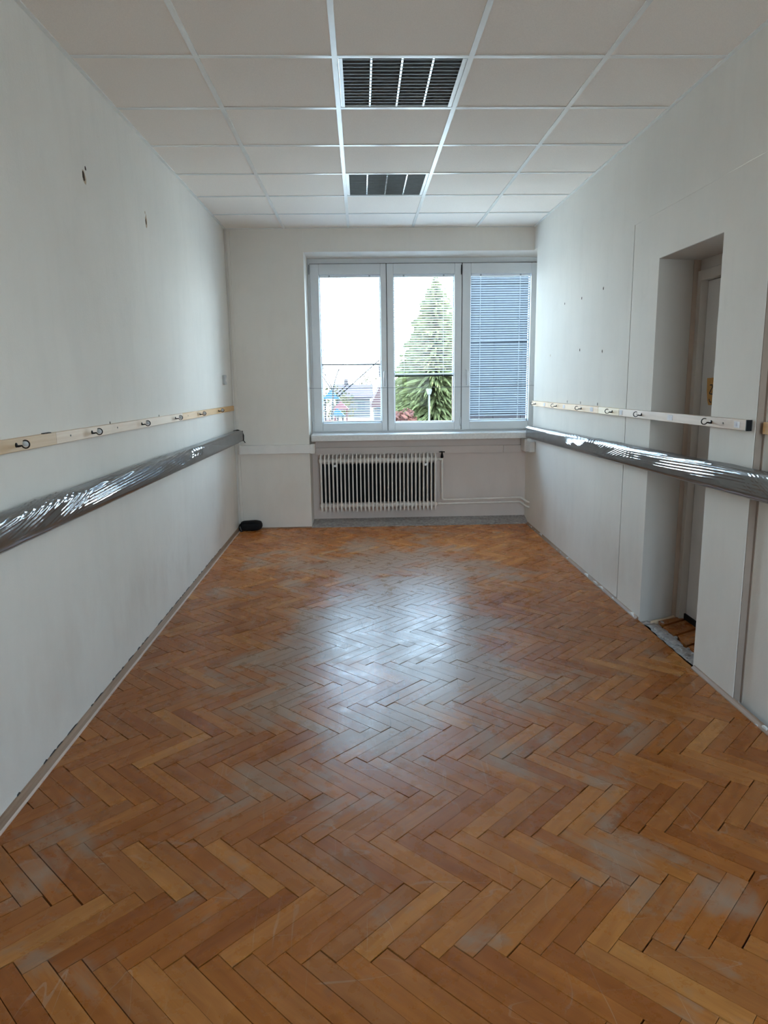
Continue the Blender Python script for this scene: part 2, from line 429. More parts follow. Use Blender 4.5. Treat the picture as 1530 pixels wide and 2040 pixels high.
ta = me.attributes.new('tone', 'FLOAT', 'POINT'); ta.data.foreach_set('value', STONE)
uvl = me.uv_layers.new(name='grain')
for lp in me.loops: uvl.data[lp.index].uv = SUV[lp.vertex_index]
me.materials.append(M['parquet'])
o = bpy.data.objects.new('parquet', me); COL.objects.link(o); o.parent = floor; o['kind'] = 'stuff'; o['label'] = 'smaller far planks of the herringbone parquet'

# --- left wall
wl = MB().box(XL-.3, XL, YR-.1, 7.45, -.14, ZT).obj('wall_left', M['wall_left']); struct(wl, 'long white plaster wall on the left')
# --- back wall: pier beside the window, lintel, parapet below the window
wb = MB()
wb.prism([(XL-.02, YB), (-.514, YB), (-.496, 7.205), (-.496, 7.45), (XL-.02, 7.45)], -.14, ZT)
wall_back = wb.obj('wall_back', M['wall_back']); struct(wall_back, 'cream window wall at the far end')
o = MB().prism([(YB, 2.633), (7.205, 2.603), (7.45, 2.603), (7.45, ZT), (YB, ZT)], -.513, 2.25, 'x').obj('wall_top', M['wall_back']); struct(o, 'cream wall band above the window')
o = MB().box(1.775, 2.25, 6.871, 7.45, .906, 2.602).obj('wall_side', M['wall_back']); struct(o, 'window reveal at the right end')
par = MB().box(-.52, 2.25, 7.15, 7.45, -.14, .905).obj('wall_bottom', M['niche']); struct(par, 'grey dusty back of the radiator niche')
pl = MB().prism([(YB-.004, -.02), (YB-.004, .010), (7.06, .035), (7.152, .058), (7.152, -.02)], -.515, XR, 'x').obj('trim_4', M['concrete']); struct(pl)
pl['label'] = 'rough grey concrete strip under the radiator'
rw = MB().box(XL-.3, RW[0], YR-.3, YR, -.14, ZT).box(RW[1], 2.25, YR-.3, YR, -.14, ZT).box(RW[0], RW[1], YR-.3, YR, -.14, RW[2]).box(RW[0], RW[1], YR-.3, YR, RW[3], ZT).obj('wall_rear', M['wall'])
w2 = MB()
for a_, b_ in ((RW[0], RW[0]+.06), ((RW[0]+RW[1])/2-.04, (RW[0]+RW[1])/2+.04), (RW[1]-.06, RW[1])): w2.box(a_, b_, YR-.20, YR-.13, RW[2], RW[3])
w2.box(RW[0]+.06, RW[1]-.06, YR-.20, YR-.13, RW[2], RW[2]+.06).box(RW[0]+.06, RW[1]-.06, YR-.20, YR-.13, RW[3]-.06, RW[3])
w2 = w2.obj('fill_window', M['pvc']); struct(w2, 'added window behind the viewer to brighten the room')
MB().box(RW[0]+.06, RW[1]-.06, YR-.170, YR-.164, RW[2]+.06, RW[3]-.06).obj('pane', M['glass'], w2)  # pane of the added fill window
rw = rw; rw_ = (rw)
struct(rw, 'white wall behind the viewer')
# --- right wall
wr = MB()
XO = 2.25
wr.box(XR, XO, 4.4515, 6.87, -.14, ZT)
wr.box(XR, 1.78, 6.87, 7.16, -.14, .903)
wr.box(XR, XO, 6.87, YB+.01, 2.637, ZT)
wr.box(XR+.012, XO, 4.40, 4.4515, -.14, 2.345)           # behind the seam
wr.box(XR, XO, 1.9, 4.4515, 2.345, ZT)
wr.box(XR+.030, XO, 1.9, 2.956, -.14, 2.345)             # shallow recess
wr.box(XR, XO, YR-.1, 1.9, -.14, ZT)
wr.box(2.02, XO, 3.345, 4.45, -.14, 2.345)
wall_right = wr.obj('wall_right', M['wall']); struct(wall_right, 'white wall on the right with a door recess')
XP = XR-.0025
YS = 4.4365
wp = MB().prism([(2.956, -.03), (3.3455, -.03), (3.3455, 2.095), (4.056, 2.095), (4.056, -.03), (YS, -.03), (YS, 2.343), (2.956, 2.343)], XP, XR+.004, 'x')
wp.prism([(XR+.004, 4.0565), (XR+.004, YS), (2.02, YS), (2.02, 4.1355), (1.93, 4.1355)], -.03, 2.095)
wp.box(XR+.004, 2.02, 3.3455, YS, 2.095, 2.343)
wp.box(XR+.004, 2.02, 2.956, 3.3455, -.03, 2.095)
MB().box(XR+.004, XR+.013, 4.4363, 4.4517, .002, 2.343).obj('joint_gap', M['gasket'], wall_right)
o = wp.obj('wall_panel', M['board_wall'], wall_right); o['label'] = 'flush painted board framing the door recess'
o = MB().prism([(XP+.001, 4.0545), (1.93, 4.1315), (1.93, 4.136), (XP+.001, 4.058)], -.02, 2.094).box(XP+.001, 1.93, 3.3455, 4.1, 2.0925, 2.0955).obj('recess_shade_layer', M['reveal'], wall_right); o['label'] = 'layer on the door recess with shade put into its colour'
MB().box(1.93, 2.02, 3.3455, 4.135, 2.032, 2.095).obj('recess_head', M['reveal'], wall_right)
# brown shade of the recess corners, put in as thin coloured strips
o = MB().prism([(1.885, 4.1180), (1.93, 4.1310), (1.93, 4.127), (1.885, 4.1140)], -.02, 2.094).obj('corner_shade_strip', M['corner_shade'], wall_right); o['label'] = 'brown strip painting the shade band in the recess corner'
o = MB().box(XP+.002, XR+.0305, 2.950, 2.9565, 0, 2.34).obj('corner_shade_strip', M['corner_shade_dark'], wall_right)
o = MB().box(XR+.027, XR+.031, 2.935, 2.9565, 0, 2.34).obj('corner_shade_strip', M['corner_shade_dark'], wall_right)

# --- ceiling: slab above, tiles, grid bars, wall angles
ceil = MB().box(XL-.3, 2.25, YR-.3, 7.45, ZT-.02, ZT+.2).obj('ceiling', M['wall']); struct(ceil, 'suspended ceiling of square white tiles')
GX0, GY0, T = -.0882, 3.4148, .6
TB = .012
zt = H+.0045
xs = [XL] + [GX0+i*T for i in range(-1, 3)] + [XR]
ys = [YR] + [GY0+j*T for j in range(-7, 6)] + [YB]
lights = [(2, 8), (2, 11)]   # column, row of the lamp cells
tcache = {}
for i in range(len(xs)-1):
    for j in range(len(ys)-1):
        if abs(xs[i]-GX0) < .01 and (abs(ys[j]-GY0) < .01 or abs(ys[j]-GY0-3*T) < .01): continue
        w, d = xs[i+1]-xs[i]-.004, ys[j+1]-ys[j]-.004
        key = (round(w, 3), round(d, 3))
        if key not in tcache:
            me = MB().box(-w/2, w/2, -d/2, d/2, 0, .014).mesh('ceiling_tile'); me.materials.append(M['tile']); tcache[key] = me
        inst('ceiling_tile', tcache[key], None, ceil, ((xs[i]+xs[i+1])/2, (ys[j]+ys[j+1])/2, zt+random.uniform(-.0005, .0008)))
for x in xs[1:-1]:
    MB().box(x-TB, x+TB, YR, YB-.012, H, H+.004).box(x-.001, x+.001, YR, YB-.012, H+.004, H+.035).obj('grid_runner', M['tbar'], ceil)
for y in ys[1:-1]:
    for i in range(len(xs)-1):
        a = xs[i]+(TB if i else .018); b = xs[i+1]-(TB if i < len(xs)-2 else .018)
        MB().box(a, b, y-TB, y+TB, H+.0003, H+.004).obj('grid_bar', M['tbar'], ceil)
for nm, bx in (('trim_1', (XL, XL+.019, YR, YB)), ('trim_2', (XR-.019, XR, YR, YB)), ('trim_3', (XL+.019, XR-.019, YB-.012, YB))):
    o = MB().box(*bx, H-.0006, H+.004).obj(nm, M['tbar']); struct(o, {'trim_1': 'white wall angle along the left ceiling edge', 'trim_2': 'white wall angle along the right ceiling edge', 'trim_3': 'white wall angle over the window wall'}[nm])

# --- skirting
sk = MB().prism([(XL, 0.0005), (XL+.026, .0005), (XL+.026, .004), (XL+.012, .010), (XL+.006, .022), (XL, .024)], YR, YB-.002, 'y')
bl = sk.obj('baseboard_left', M['skirting']); struct(bl, 'low worn wooden skirting strip along the left wall')
o = MB().prism([(XL+.026, .0005), (XL+.034, .0005), (XL+.033, .006), (XL+.026, .0075)], YR, YB-.12, 'y').obj('edge_bead', M['skirting_edge'], bl); o['label'] = 'pale rubbed edge bead'
br = empty('baseboard_right'); struct(br, 'thin broken wooden skirting strip along the right wall')
for a, b in ((YR, 3.33), (4.07, YB-.005)):
    MB().prism([(XR-.022, .0005), (XR, .0005), (XR, .018), (XR-.008, .015), (XR-.020, .005)], a, b, 'y').obj('strip', M['skirting'], br)
rf = random.Random(5)
mbf = MB()
for a, b in ((1.6, 3.34), (4.06, 6.9)):
    y = a
    while y < b-.06:
        l = rf.uniform(.03, .14); hgt = rf.uniform(.006, .020); l = min(l, b-y)
        if rf.random() < .7:
            mbf.prism([(y, .001), (y+l, .001), (y+l*rf.uniform(.75, 1), hgt*rf.uniform(.3, 1)), (y+l*.5, hgt), (y+l*rf.uniform(0, .25), hgt*rf.uniform(.3, 1))], XR-.004, XR-.010-rf.uniform(0, .012), 'x')
        y += l*rf.uniform(.9, 1.6)
o = mbf.obj('paint_flakes', M['flake'], br); o['label'] = 'flaked white paint at the foot of the wall'; o['kind'] = 'stuff'
mbf = MB(); y = 1.5
while y < 6.0:
    l = rf.uniform(.02, .12)
    if rf.random() < .75: mbf.prism([(y, .0238), (y+l, .0238), (y+l*.8, .0238+rf.uniform(.002, .006)), (y+l*.2, .0238+rf.uniform(.002, .005))], XL-.001, XL+.0035, 'x')
    y += l*rf.uniform(1, 2)
o = mbf.obj('joint_gap', M['gasket'], bl); o['label'] = 'dark broken joint between skirting and wall'; o['kind'] = 'stuff'
struct(MB().box(-1.2, -.515, YB-.012, YB-.0005, .0005, .012).obj('baseboard_back', M['skirting']), 'thin wooden strip at the foot of the window wall')

# --- door in the recess
door = empty('door_1', (1.95, 3.72, 0)); struct(door, 'pale grey door set deep in the right wall recess')
def dpart(mb, name, mat, par=None, **k):
    o = mb.obj(name, mat, None, **k); return child(o, door)
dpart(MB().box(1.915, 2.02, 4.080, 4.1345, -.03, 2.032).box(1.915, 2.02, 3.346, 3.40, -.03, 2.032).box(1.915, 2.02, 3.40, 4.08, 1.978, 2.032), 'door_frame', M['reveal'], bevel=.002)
leaf = dpart(MB().box(1.955, 1.997, 3.404, 4.076, .012, 1.974), 'door_leaf', M['door'], bevel=.002)
dpart(MB().box(1.950, 2.0, 3.40, 4.08, -.03, .014).box(1.945, 1.956, 3.40, 4.08, -.03, .03), 'threshold_seal', M['black'])
dpart(MB().box(1.957, 1.962, 4.0755, 4.0805, .0, 1.976), 'gap_seal', M['gasket'])
# paper on the door
pp = MB(); yc = 3.935; hw = .075
pp.prism([(yc-hw, 1.445), (yc+hw, 1.440), (yc+hw*.93, 1.37), (yc+hw*.74, 1.315), (yc+hw*.55, 1.29), (yc-hw*.5, 1.295), (yc-hw*.95, 1.36)], 1.9535, 1.9548, 'x')
pap = pp.obj('paper_sign', M['tan_paper']); tag(pap, 'orange paper sign with handwritten dark marks stuck on the recessed door', 'paper sign')
def arc(cy_, cz, r, a0, a1, n=14): return [(1.9528, cy_+r*math.cos(a0+(a1-a0)*i/n), cz+r*math.sin(a0+(a1-a0)*i/n)) for i in range(n+1)]
def pen(path, w=.0035): return MB().tube(path, w, 5)
y2 = 3.957
ink = pen([(1.9528, y2+.012, 1.402), (1.9528, y2-.012, 1.404), (1.9528, y2-.016, 1.390), (1.9528, y2+.012, 1.360), (1.9528, y2+.010, 1.354), (1.9528, y2-.02, 1.352)], .003)
ink.tube(arc(y2-.012, 1.328, .030, 2.2*0+.2, PI*1.15), .0025, 5) if False else ink.tube([(1.9528, y2+.012, 1.325), (1.9528, y2+.006, 1.312), (1.9528, y2-.012, 1.306)], .0026, 5)
ink.obj('handwriting', M['ink'], pap)
# broken threshold floor in the recess
rt = random.Random(3)
th = empty('threshold', (1.8, 3.7, -.03)); tag(th, 'broken threshold strip of bare concrete and jagged parquet in the door recess', 'threshold'); 
def tpart(mb, name, mat, **k): return child(mb.obj(name, mat, **k), th)
cv = []
N = 26
for i in range(N+1):
    y = 3.345+(4.05-3.345)*i/N
    cv.append((y, XR+.004+abs(mnoise.noise((y*9, 0, 1)))*.025, XR+.095+mnoise.noise((y*13, 3, 0))*.03, -.006+mnoise.noise((y*17, 5, 0))*.008))
mb = MB(); vs = []; fs = []
for y, a, b, z in cv: vs += [(a, y, z), ((a+b)/2, y, z+rt.uniform(-.004, .008)), (b, y, z-.004), (b, y, -.036), (a, y, -.036)]
for i in range(N):
    for k in range(4): fs.append((i*5+k, (i+1)*5+k, (i+1)*5+k+1, i*5+k+1))
tpart(mb.add(vs, fs), 'concrete_strip', M['concrete'])
for i in range(9):
    y0 = 3.40+i*.0875*.92; c = Vector((1.84+.012*(i % 2), y0)); L_, W_ = .26, .030
    a = Vector((.86, .5)); b = Vector((-.5, .86))
    pts = [c - a*.12 - b*W_, c + a*L_ - b*W_, c + a*L_ + b*W_, c - a*(.12-.03*(i % 3)) + b*W_]
    pts = clip([(p.x, p.y) for p in pts], XR+.10, 1.944, 3.347, 4.10)
    if len(pts) < 3: continue
    o = tpart(MB().prism(pts, -.03, -.004+rt.uniform(-.003, .003)), 'plank', M['parquet'])
    with_uv(o.data)
for i in range(16):
    c = Vector((XR+.02+rt.random()*.12, 3.40+rt.random()*.62, .002)); r = rt.uniform(.006, .018)
    pts = [(c.x+r*rt.uniform(.5, 1)*math.cos(a*PI/3), c.y+1.6*r*rt.uniform(.5, 1)*math.sin(a*PI/3)) for a in range(6)]
    tpart(MB().prism(pts, -.02, c.z-.004+rt.uniform(0, .004)), 'rubble_chip', M['rubble'] if i % 3 else M['concrete'])
pts = [(1.72, 4.03), (1.86, 4.10), (1.90, 4.12), (1.90, 4.095), (1.80, 4.055)]
tpart(MB().prism(pts, -.03, .004), 'board_offcut', M['pine_pale'])

# ------------------------------------------------------------------ window
win = empty('window_1', (.635, YF, .93)); struct(win, 'wide white three-sash window')
def wpart(mb, name, mat, par=None, **k):
    o = mb.obj(name, mat, **k); child(o, win)
    return o
SX = [-.474, .2665, 1.0045, 1.745]; SZ0, SZ1 = .945, 2.552
fy0, fy1 = 7.192, 7.262
fm = MB().box(-.498, 1.777, fy0, fy1, 2.535, 2.606).box(-.498, 1.777, fy0, fy1, .905, .968)
fm.box(-.498, -.452, fy0, fy1, .968, 2.535).box(1.722, 1.777, fy0, fy1, .968, 2.535)
for x in SX[1:3]: fm.box(x-.03, x+.03, fy0, fy1, .968, 2.535)
wpart(fm, 'frame', M['pvc'], bevel=.003)
GL = [(-.387, .208), (.336, .932), (1.090, 1.684)]; GZ0, GZ1 = 1.024, 2.452
for i in range(3):
    a, b = SX[i]+.003, SX[i+1]-.003; g0, g1 = GL[i]
    def rim(y0, y1, i0, i1, z0, z1, o=0):
        mb = MB(); n = lambda x0, x1, zz0, zz1: mb.box(x0, x1, y0, y1, zz0, zz1)
        n(a+o, i0, SZ0+o, SZ1-o); n(i1, b-o, SZ0+o, SZ1-o); n(i0, i1, SZ0+o, z0); n(i0, i1, z1, SZ1-o); return mb
    sash = wpart(rim(7.170, 7.245, g0, g1, GZ0, GZ1), 'sash', M['pvc'], bevel=.004)
    bead = MB()
    for x0, x1, z0, z1 in ((g0, g0+.010, GZ0, GZ1), (g1-.010, g1, GZ0, GZ1), (g0, g1, GZ0, GZ0+.010), (g0, g1, GZ1-.010, GZ1)):
        bead.box(x0, x1, 7.214, 7.240, z0, z1)
    o = bead.obj('glazing_bead', M['pvc']); o.parent = sash
    o = MB().box(g0+.002, g1-.002, 7.226, 7.232, GZ0+.002, GZ1-.002).obj('pane', M['glass']); o.parent = sash
for x in SX[1:3]:
    wpart(MB().box(x-.0035, x+.0035, 7.1745, 7.1925, SZ0, SZ1), 'gasket_line', M['gasket'])
wpart(MB().box(SX[0], SX[3], 7.1745, 7.1925, SZ1+.0005, SZ1+.004), 'gasket_line', M['gasket'])
# handles
for hx, z0, z1 in ((.238, 1.385, 1.535), (1.055, 1.385, 1.537)):
    mb = MB().box(hx-.013, hx+.013, 7.158, 7.1705, 1.47 if hx < .5 else 1.47, 1.545)
    h = wpart(mb, 'handle_plate', M['pvc'], bevel=.003)
    o = MB().tube([(hx, 7.160, 1.525), (hx, 7.135, 1.525), (hx, 7.122, 1.515), (hx, 7.119, 1.48), (hx, 7.121, z0)], [.009, .009, .0105, .011, .009], 8).obj('handle', M['pvc'], smooth=True); o.parent = h
# hinges
for hx, hz, mt in ((-.479, 2.50, 'steel'), (-.479, 1.0, 'pvc'), (1.0, 2.49, 'gasket'), (.995, 1.03, 'pvc')):
    wpart(MB().tube([(hx, 7.166, hz-.045), (hx, 7.166, hz-.012), (hx, 7.166, hz+.012), (hx, 7.166, hz+.045)], [.006, .0075, .0075, .006], 8), 'hinge', M[mt], smooth=True)
sillm = MB().prism([(6.945, .868), (6.945, .918), (6.952, .925), (7.195, .932), (7.195, .880), (7.0, .868)], -.491, XR-.002, 'x')
sill = sillm.obj('window_sill', M['sill']); tag(sill, 'pale stone window sill over the radiator niche', 'window sill')
# curtain wire
cw = empty('curtain_wire', (.62, 7.11, 1.375)); tag(cw, 'thin metal curtain wire stretched across all three window sashes', 'curtain wire')
pts = [(-.503+i*(2.278/24), 7.11, 1.376-.006*math.sin(PI*i/24)) for i in range(25)]
child(MB().tube(pts, .0028, 6).obj('wire', M['steel']), cw)
for x in (-.499, 1.770):
    child(MB().tube([(x+s*.012 if False else x, 7.11+.010*math.cos(a*PI/5), 1.376+.010*math.sin(a*PI/5)) for a in range(10) for s in (1,)], .003, 5).obj('eyelet', M['pvc']), cw)

# ------------------------------------------------------------------ blinds
def slat_mesh(L, w=.0235, mat='slat'):
    mb = MB(); vs = []; n = 4
    for s in range(n+1):
        u = -1+2*s/n; yy = u*w/2; zz = .0020*(1-u*u)
        for x in (-L/2, L/2): vs.append((x, yy, zz))
    fs = [(2*s, 2*s+1, 2*s+3, 2*s+2) for s in range(n)]
    # give the strip a real thickness
    o = len(vs); vs += [(x, y, z-.0004) for x, y, z in vs]; fs += [tuple(i+o for i in f[::-1]) for f in fs[:n]]
    fs += [(0, 1, o+1, o), (2*n, 2*n+1, o+2*n+1, o+2*n)]
    me = mb.add(vs, fs).mesh('slat'); me.materials.append(M[mat]); return me
def blind(i, ztop, zbot, tilt, label, pitch=.0225, odd={}, cords=(.10, .49)):
    g0, g1 = GL[i]; L = g1-g0-.016; xc = (g0+g1)/2; yb = 7.197
    b = empty('venetian_blind', (xc, yb, zbot)); tag(b, label, 'blind', 'venetian blinds in the window')
    me = slat_mesh(L, mat='slat_dimmed' if i == 2 else 'slat'); dark = slat_mesh(L)
    dark.materials[0] = M['grey_slat']  # odd slat: the dark of its closed angle put into the colour
    def bp(mb, name, mat, **k): return child(mb.obj(name, mat, **k), b)
    bp(MB().box(xc-L/2, xc+L/2, yb-.012, yb+.012, ztop-.004, ztop+.016), 'head_rail', M['slat'])
    n = int((ztop-.02-zbot-.012)/pitch)
    for k in range(n):
        z = ztop-.02-k*pitch; tl = tilt+random.gauss(0, .012); dz = 0; ry = random.gauss(0, .0006)
        if k in odd: tl, dz, ry = odd[k]
        o = inst('slat', dark if k in odd and i == 0 else me, None, None, (xc, yb, z+dz), (tl, ry, 0)); child(o, b)
    bp(MB().box(xc-L/2, xc+L/2, yb-.011, yb+.011, zbot-.006, zbot+.008), 'bottom_rail', M['grey_slat'] if i == 1 else M['slat'])
    for c in cords:
        bp(MB().tube([(g0+c, yb-.0125, ztop), (g0+c, yb-.0125, zbot)], .0008, 4).tube([(g0+c, yb+.0125, ztop), (g0+c, yb+.0125, zbot)], .0008, 4), 'ladder_cord', M['cord'])
    for c in cords:
        bp(MB().box(g0+c-.008, g0+c+.008, yb-.013, yb+.013, ztop+.002, ztop+.0165), 'bracket', M['steel'])
    return b
zt_ = GZ1-.020
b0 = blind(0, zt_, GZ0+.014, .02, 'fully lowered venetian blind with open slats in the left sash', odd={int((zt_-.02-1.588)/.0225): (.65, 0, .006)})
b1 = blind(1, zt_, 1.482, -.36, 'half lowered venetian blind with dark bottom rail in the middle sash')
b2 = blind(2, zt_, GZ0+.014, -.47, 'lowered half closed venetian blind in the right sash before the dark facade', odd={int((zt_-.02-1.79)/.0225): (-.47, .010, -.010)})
# stack of gathered slats on the middle blind's bottom rail is part of that blind
g0, g1 = GL[1]
for k in range(5):
    o = inst('slat', slat_mesh(g1-g0-.016) if k == 0 else o.data, None, None, ((g0+g1)/2, 7.197, 1.4935+k*.0032), (random.gauss(0, .02), 0, 0)); child(o, b1)
# tilt cord of the middle blind
child(MB().tube([(.945, 7.166, 2.43), (.952, 7.160, 2.0), (.955, 7.158, 1.55), (.948, 7.156, 1.45), (.953, 7.157, 1.38), (.954, 7.157, 1.13)], .0012, 5).obj('pull_cord', M['cord']), b1)
child(MB().tube([(.954, 7.157, 1.135), (.954, 7.157, 1.125), (.954, 7.157, 1.112)], [.002, .0045, .004], 6).obj('cord_bead', M['cord'], smooth=True), b1)

# ------------------------------------------------------------------ radiator
rad = empty('radiator', (.16, 7.06, .15)); tag(rad, 'cream ribbed column radiator in the niche under the window', 'radiator')
NR = 30; RP = .0393; RX0 = -.410
def rib():
    mb = MB()
    prof = [(-.0015, 0), (.0015, 0)]
    # thin blade seen from the front: pointed top and bottom, slim stem between
    side = [(.700-.0, .0025), (.690, .0055), (.668, .0085), (.640, .0085), (.615, .0060), (.30, .0060), (.245, .0060), (.225, .0085), (.190, .0085), (.168, .0050), (.152, .0018)]
    side = [(.728, .0018), (.712, .0045)] + side[2:]
    for yy0, yy1 in ((7.010, 7.022), (7.052, 7.064), (7.098, 7.110)):
        pts = [(w, z) for z, w in side] + [(-w, z) for z, w in side[::-1]]
        mb.prism(pts, yy0, yy1, 'y')
    # hubs joining the three columns front to back
    for z0, z1 in ((.632, .700), (.180, .240)):
        mb.box(-.0065, .0065, 7.012, 7.108, z0, z1)
    return mb.mesh('rib')
rme = rib(); rme.materials.append(M['radiator'])
for k in range(NR):
    child(inst('rib', rme, None, None, (RX0+k*RP, 0, 0)), rad)
for z in (.660, .208):
    child(MB().tube([(RX0-.022, 7.06, z), (RX0-.018, 7.06, z), (RX0+(NR-1)*RP+.018, 7.06, z), (RX0+(NR-1)*RP+.028, 7.06, z)], [.013, .024, .024, .016], 12).obj('header_pipe', M['radiator'], smooth=True), rad)
for x in (-.27, .632):
    child(MB().box(x-.014, x+.014, 7.000, 7.012, .605, .628).box(x-.003, x+.003, 7.01, 7.149, .61, .622).obj('bracket', M['pvc'], bevel=.002), rad)
child(MB().box(RX0-.01, RX0+(NR-1)*RP+.01, 7.118, 7.135, .23, .62).obj('gap_shade_sheet', M['black']), rad)  # black sheet painting the dark shade between the ribs
# valve and pipes
hp = empty('heating_pipe', (.79, 7.06, .2)); tag(hp, 'cream heating pipes running from the radiator to the right wall', 'pipe')
def hpart(mb, name, mat, **k): return child(mb.obj(name, mat, **k), hp)
hpart(MB().tube([(.758, 7.06, .66), (.80, 7.06, .66)], .012, 10), 'union', M['radiator'], smooth=True)
hpart(MB().tube([(.80, 7.06, .675), (.80, 7.06, .60), (.802, 7.06, .27), (.806, 7.06, .255), (.820, 7.06, .249), (1.0, 7.06, .250), (1.57, 7.06, .258), (1.60, 7.055, .257), (1.63, 7.01, .240), (1.645, 6.96, .228), (1.68, 6.93, .222)], .0105, 10), 'supply_pipe', M['radiator'], smooth=True)
hpart(MB().tube([(.758, 7.06, .208), (.82, 7.06, .209), (1.57, 7.06, .214), (1.60, 7.055, .212), (1.63, 7.0, .190), (1.645, 6.955, .180), (1.68, 6.93, .176)], .0105, 10), 'return_pipe', M['radiator'], smooth=True)
hpart(MB().tube([(.756, 7.06, .208), (.762, 7.06, .208), (.785, 7.06, .208), (.79, 7.06, .208)], [.012, .018, .018, .012], 6), 'nut', M['radiator'])
v = hpart(MB().tube([(.80, 7.06, .672), (.80, 7.06, .690), (.80, 7.06, .712), (.80, 7.06, .728)], [.013, .015, .010, .006], 10), 'valve', M['black'], smooth=True)
mbv = MB().box(.772, .828, 7.052, 7.068, .728, .738).box(.792, .808, 7.034, 7.086, .728, .738)
hpart(mbv, 'valve_handle', M['black'], bevel=.003)

# ------------------------------------------------------------------ cable trunking under the window
td = empty('cable_trunking', (-.84, YB, .75)); tag(td, 'white cable trunking along the window wall at sill height', 'trunking')
def tp(mb, name, mat=None, **k): return child(mb.obj(name, mat or M['duct'], **k), td)
tp(MB().box(-1.175, -.500, YB-.055, YB, .752, .838), 'trunk_cover', bevel=.003)
tp(MB().prism([(-.500, YB-.055), (-.480, YB-.050), (-.462, YB-.034), (-.462, 7.15), (-.496, 7.15), (-.500, YB)], .748, .842), 'corner_piece', bevel=.002)
tp(MB().prism([(-1.215, YB-.002), (-1.208, YB-.034), (-1.190, YB-.056), (-1.172, YB-.057), (-1.172, YB-.002)], .750, .842), 'end_cap', bevel=.002)
tp(MB().box(-.462, 1.428, 7.118, 7.15, .712, .786), 'trunk_cover', M['niche'], bevel=.002)
tp(MB().box(1.431, XR-.002, 7.118, 7.15, .712, .786), 'trunk_cover', M['niche'], bevel=.002)
tp(MB().prism([(XR-.060, 6.945), (XR-.048, 6.905), (XR-.001, 6.905), (XR-.001, 7.117), (XR-.060, 7.117)], .735, .862), 'end_box', bevel=.006)
tp(MB().box(XR-.052, XR-.001, 6.76, 6.904, .745, .850), 'end_box', M['duct'], bevel=.004)
# vertical conduit in the left corner
cd = empty('cable_conduit', (-1.20, YB, 0)); tag(cd, 'slim white vertical conduit in the left far corner', 'conduit')
child(MB().box(-1.216, -1.192, YB-.014, YB, .003, H-.002).obj('conduit_cover', M['wall_back'], bevel=.002), cd)
child(MB().box(-1.236, -1.228, YB-.008, YB, .003, H-.002).obj('cable', M['duct'], bevel=.002), cd)
sw = empty('wall_socket', (XL, 6.60, 1.46)); tag(sw, 'small grey socket box on the left wall near the window corner', 'socket')
child(MB().box(XL, XL+.022, 6.555, 6.640, 1.425, 1.51).obj('plate', simple('grey_socket_plastic', (.50,.50,.50), .4), bevel=.004), sw)
child(MB().tube([(XL+.021, 6.597, 1.467), (XL+.028, 6.597, 1.467)], .022, 14).obj('cover_disc', M['duct'], smooth=False), sw)

# ------------------------------------------------------------------ hook rails
def hook_mesh(sgn):
    """screw-in hook: shank out of the board, then an open C standing square to the wall"""
    path = [(-.004*sgn, 0, -.004), (sgn*.008, 0, -.004), (sgn*.016, 0, -.003), (sgn*.021, 0, -.002)]
    for k in range(13):
        a = math.radians(200+k*285/12)
        path.append((sgn*(.0345+.0140*math.cos(a)), 0, .003+.0140*math.sin(a)))
    return MB().tube(path, [.0042, .0042, .0038, .0032] + [.0026]*12 + [.0018], 6).mesh('hook', True)
HKL = hook_mesh(1); HKL.materials.append(M['iron']); HKR = hook_mesh(-1); HKR.materials.append(M['iron'])
flange = MB().tube([(0, 0, 0), (.0025, 0, 0), (.0045, 0, 0)], [.009, .008, .005], 12).mesh('flange', True); flange.materials.append(M['iron'])
TH = .020
def zrail(y, z0, y0, z1, y1): return z0+(z1-z0)*(y-y0)/(y1-y0)
def rail(x, s, boards, zf, hooks, label, th=TH, hgt=.047, fl=True):
    r = empty('hook_rail', (x, boards[0][0], zf(boards[0][0]))); tag(r, label, 'hook rail', 'wooden hook rails on the walls')
    for a, b, mat in boards:
        za, zb = zf(a), zf(b); g = .0008
        vs = []
        for y, z in ((a+g, za), (b-g, zb)): vs += [(x, y, z-hgt/2), (x+s*th, y, z-hgt/2), (x+s*th, y, z+hgt/2), (x, y, z+hgt/2)]
        mb = MB().add(vs, [(0,1,2,3), (4,5,6,7), (0,1,5,4), (1,2,6,5), (2,3,7,6), (3,0,4,7)])
        child(mb.obj('board', M[mat], bevel=.0018), r)
    for y in hooks:
        h = inst('hook', HKL if s > 0 else HKR, None, None, (x+s*(th-.001), y, zf(y)), (random.uniform(-.15, .15), 0, 0)); child(h, r)
        # steel button behind the ring
        f = inst('flange', flange, None, None, (x+s*th, y, zf(y)), (0, 0, 0 if s > 0 else PI)); f.parent = h
        f.parent = None; child(f, r)
    return r
zl = lambda y: zrail(y, 1.2465, 2.48, 1.199, 6.95)
rl = rail(XL, 1, [(1.30, 2.893, 'pine_tan'), (2.893, 4.95, 'pine_pale'), (4.95, 6.945, 'pine_gold')], zl, [1.85, 2.555, 3.275, 4.02, 4.75, 5.47, 6.19], 'long wooden hook rail with iron hooks on the left wall')
btn = MB().tube([(0, 0, 0), (0, .002, 0), (0, .003, 0)], [.0112, .0112, .009], 14).mesh('button', True); btn.materials.append(M['disc'])
for y in (1.85, 2.555, 3.275, 4.02, 4.75, 5.47, 6.19):
    child(inst('button', btn, None, None, (XL+TH+.0345, y-.001, zl(y)+.005)), rl)
scm = MB().tube([(0, 0, 0), (.0012, 0, 0)], .0045, 8).mesh('screw'); scm.materials.append(M['iron'])
for y in (3.035, 3.62, 5.1, 6.3): child(inst('screw', scm, None, None, (XL+TH, y, zl(y)+.002)), rl)
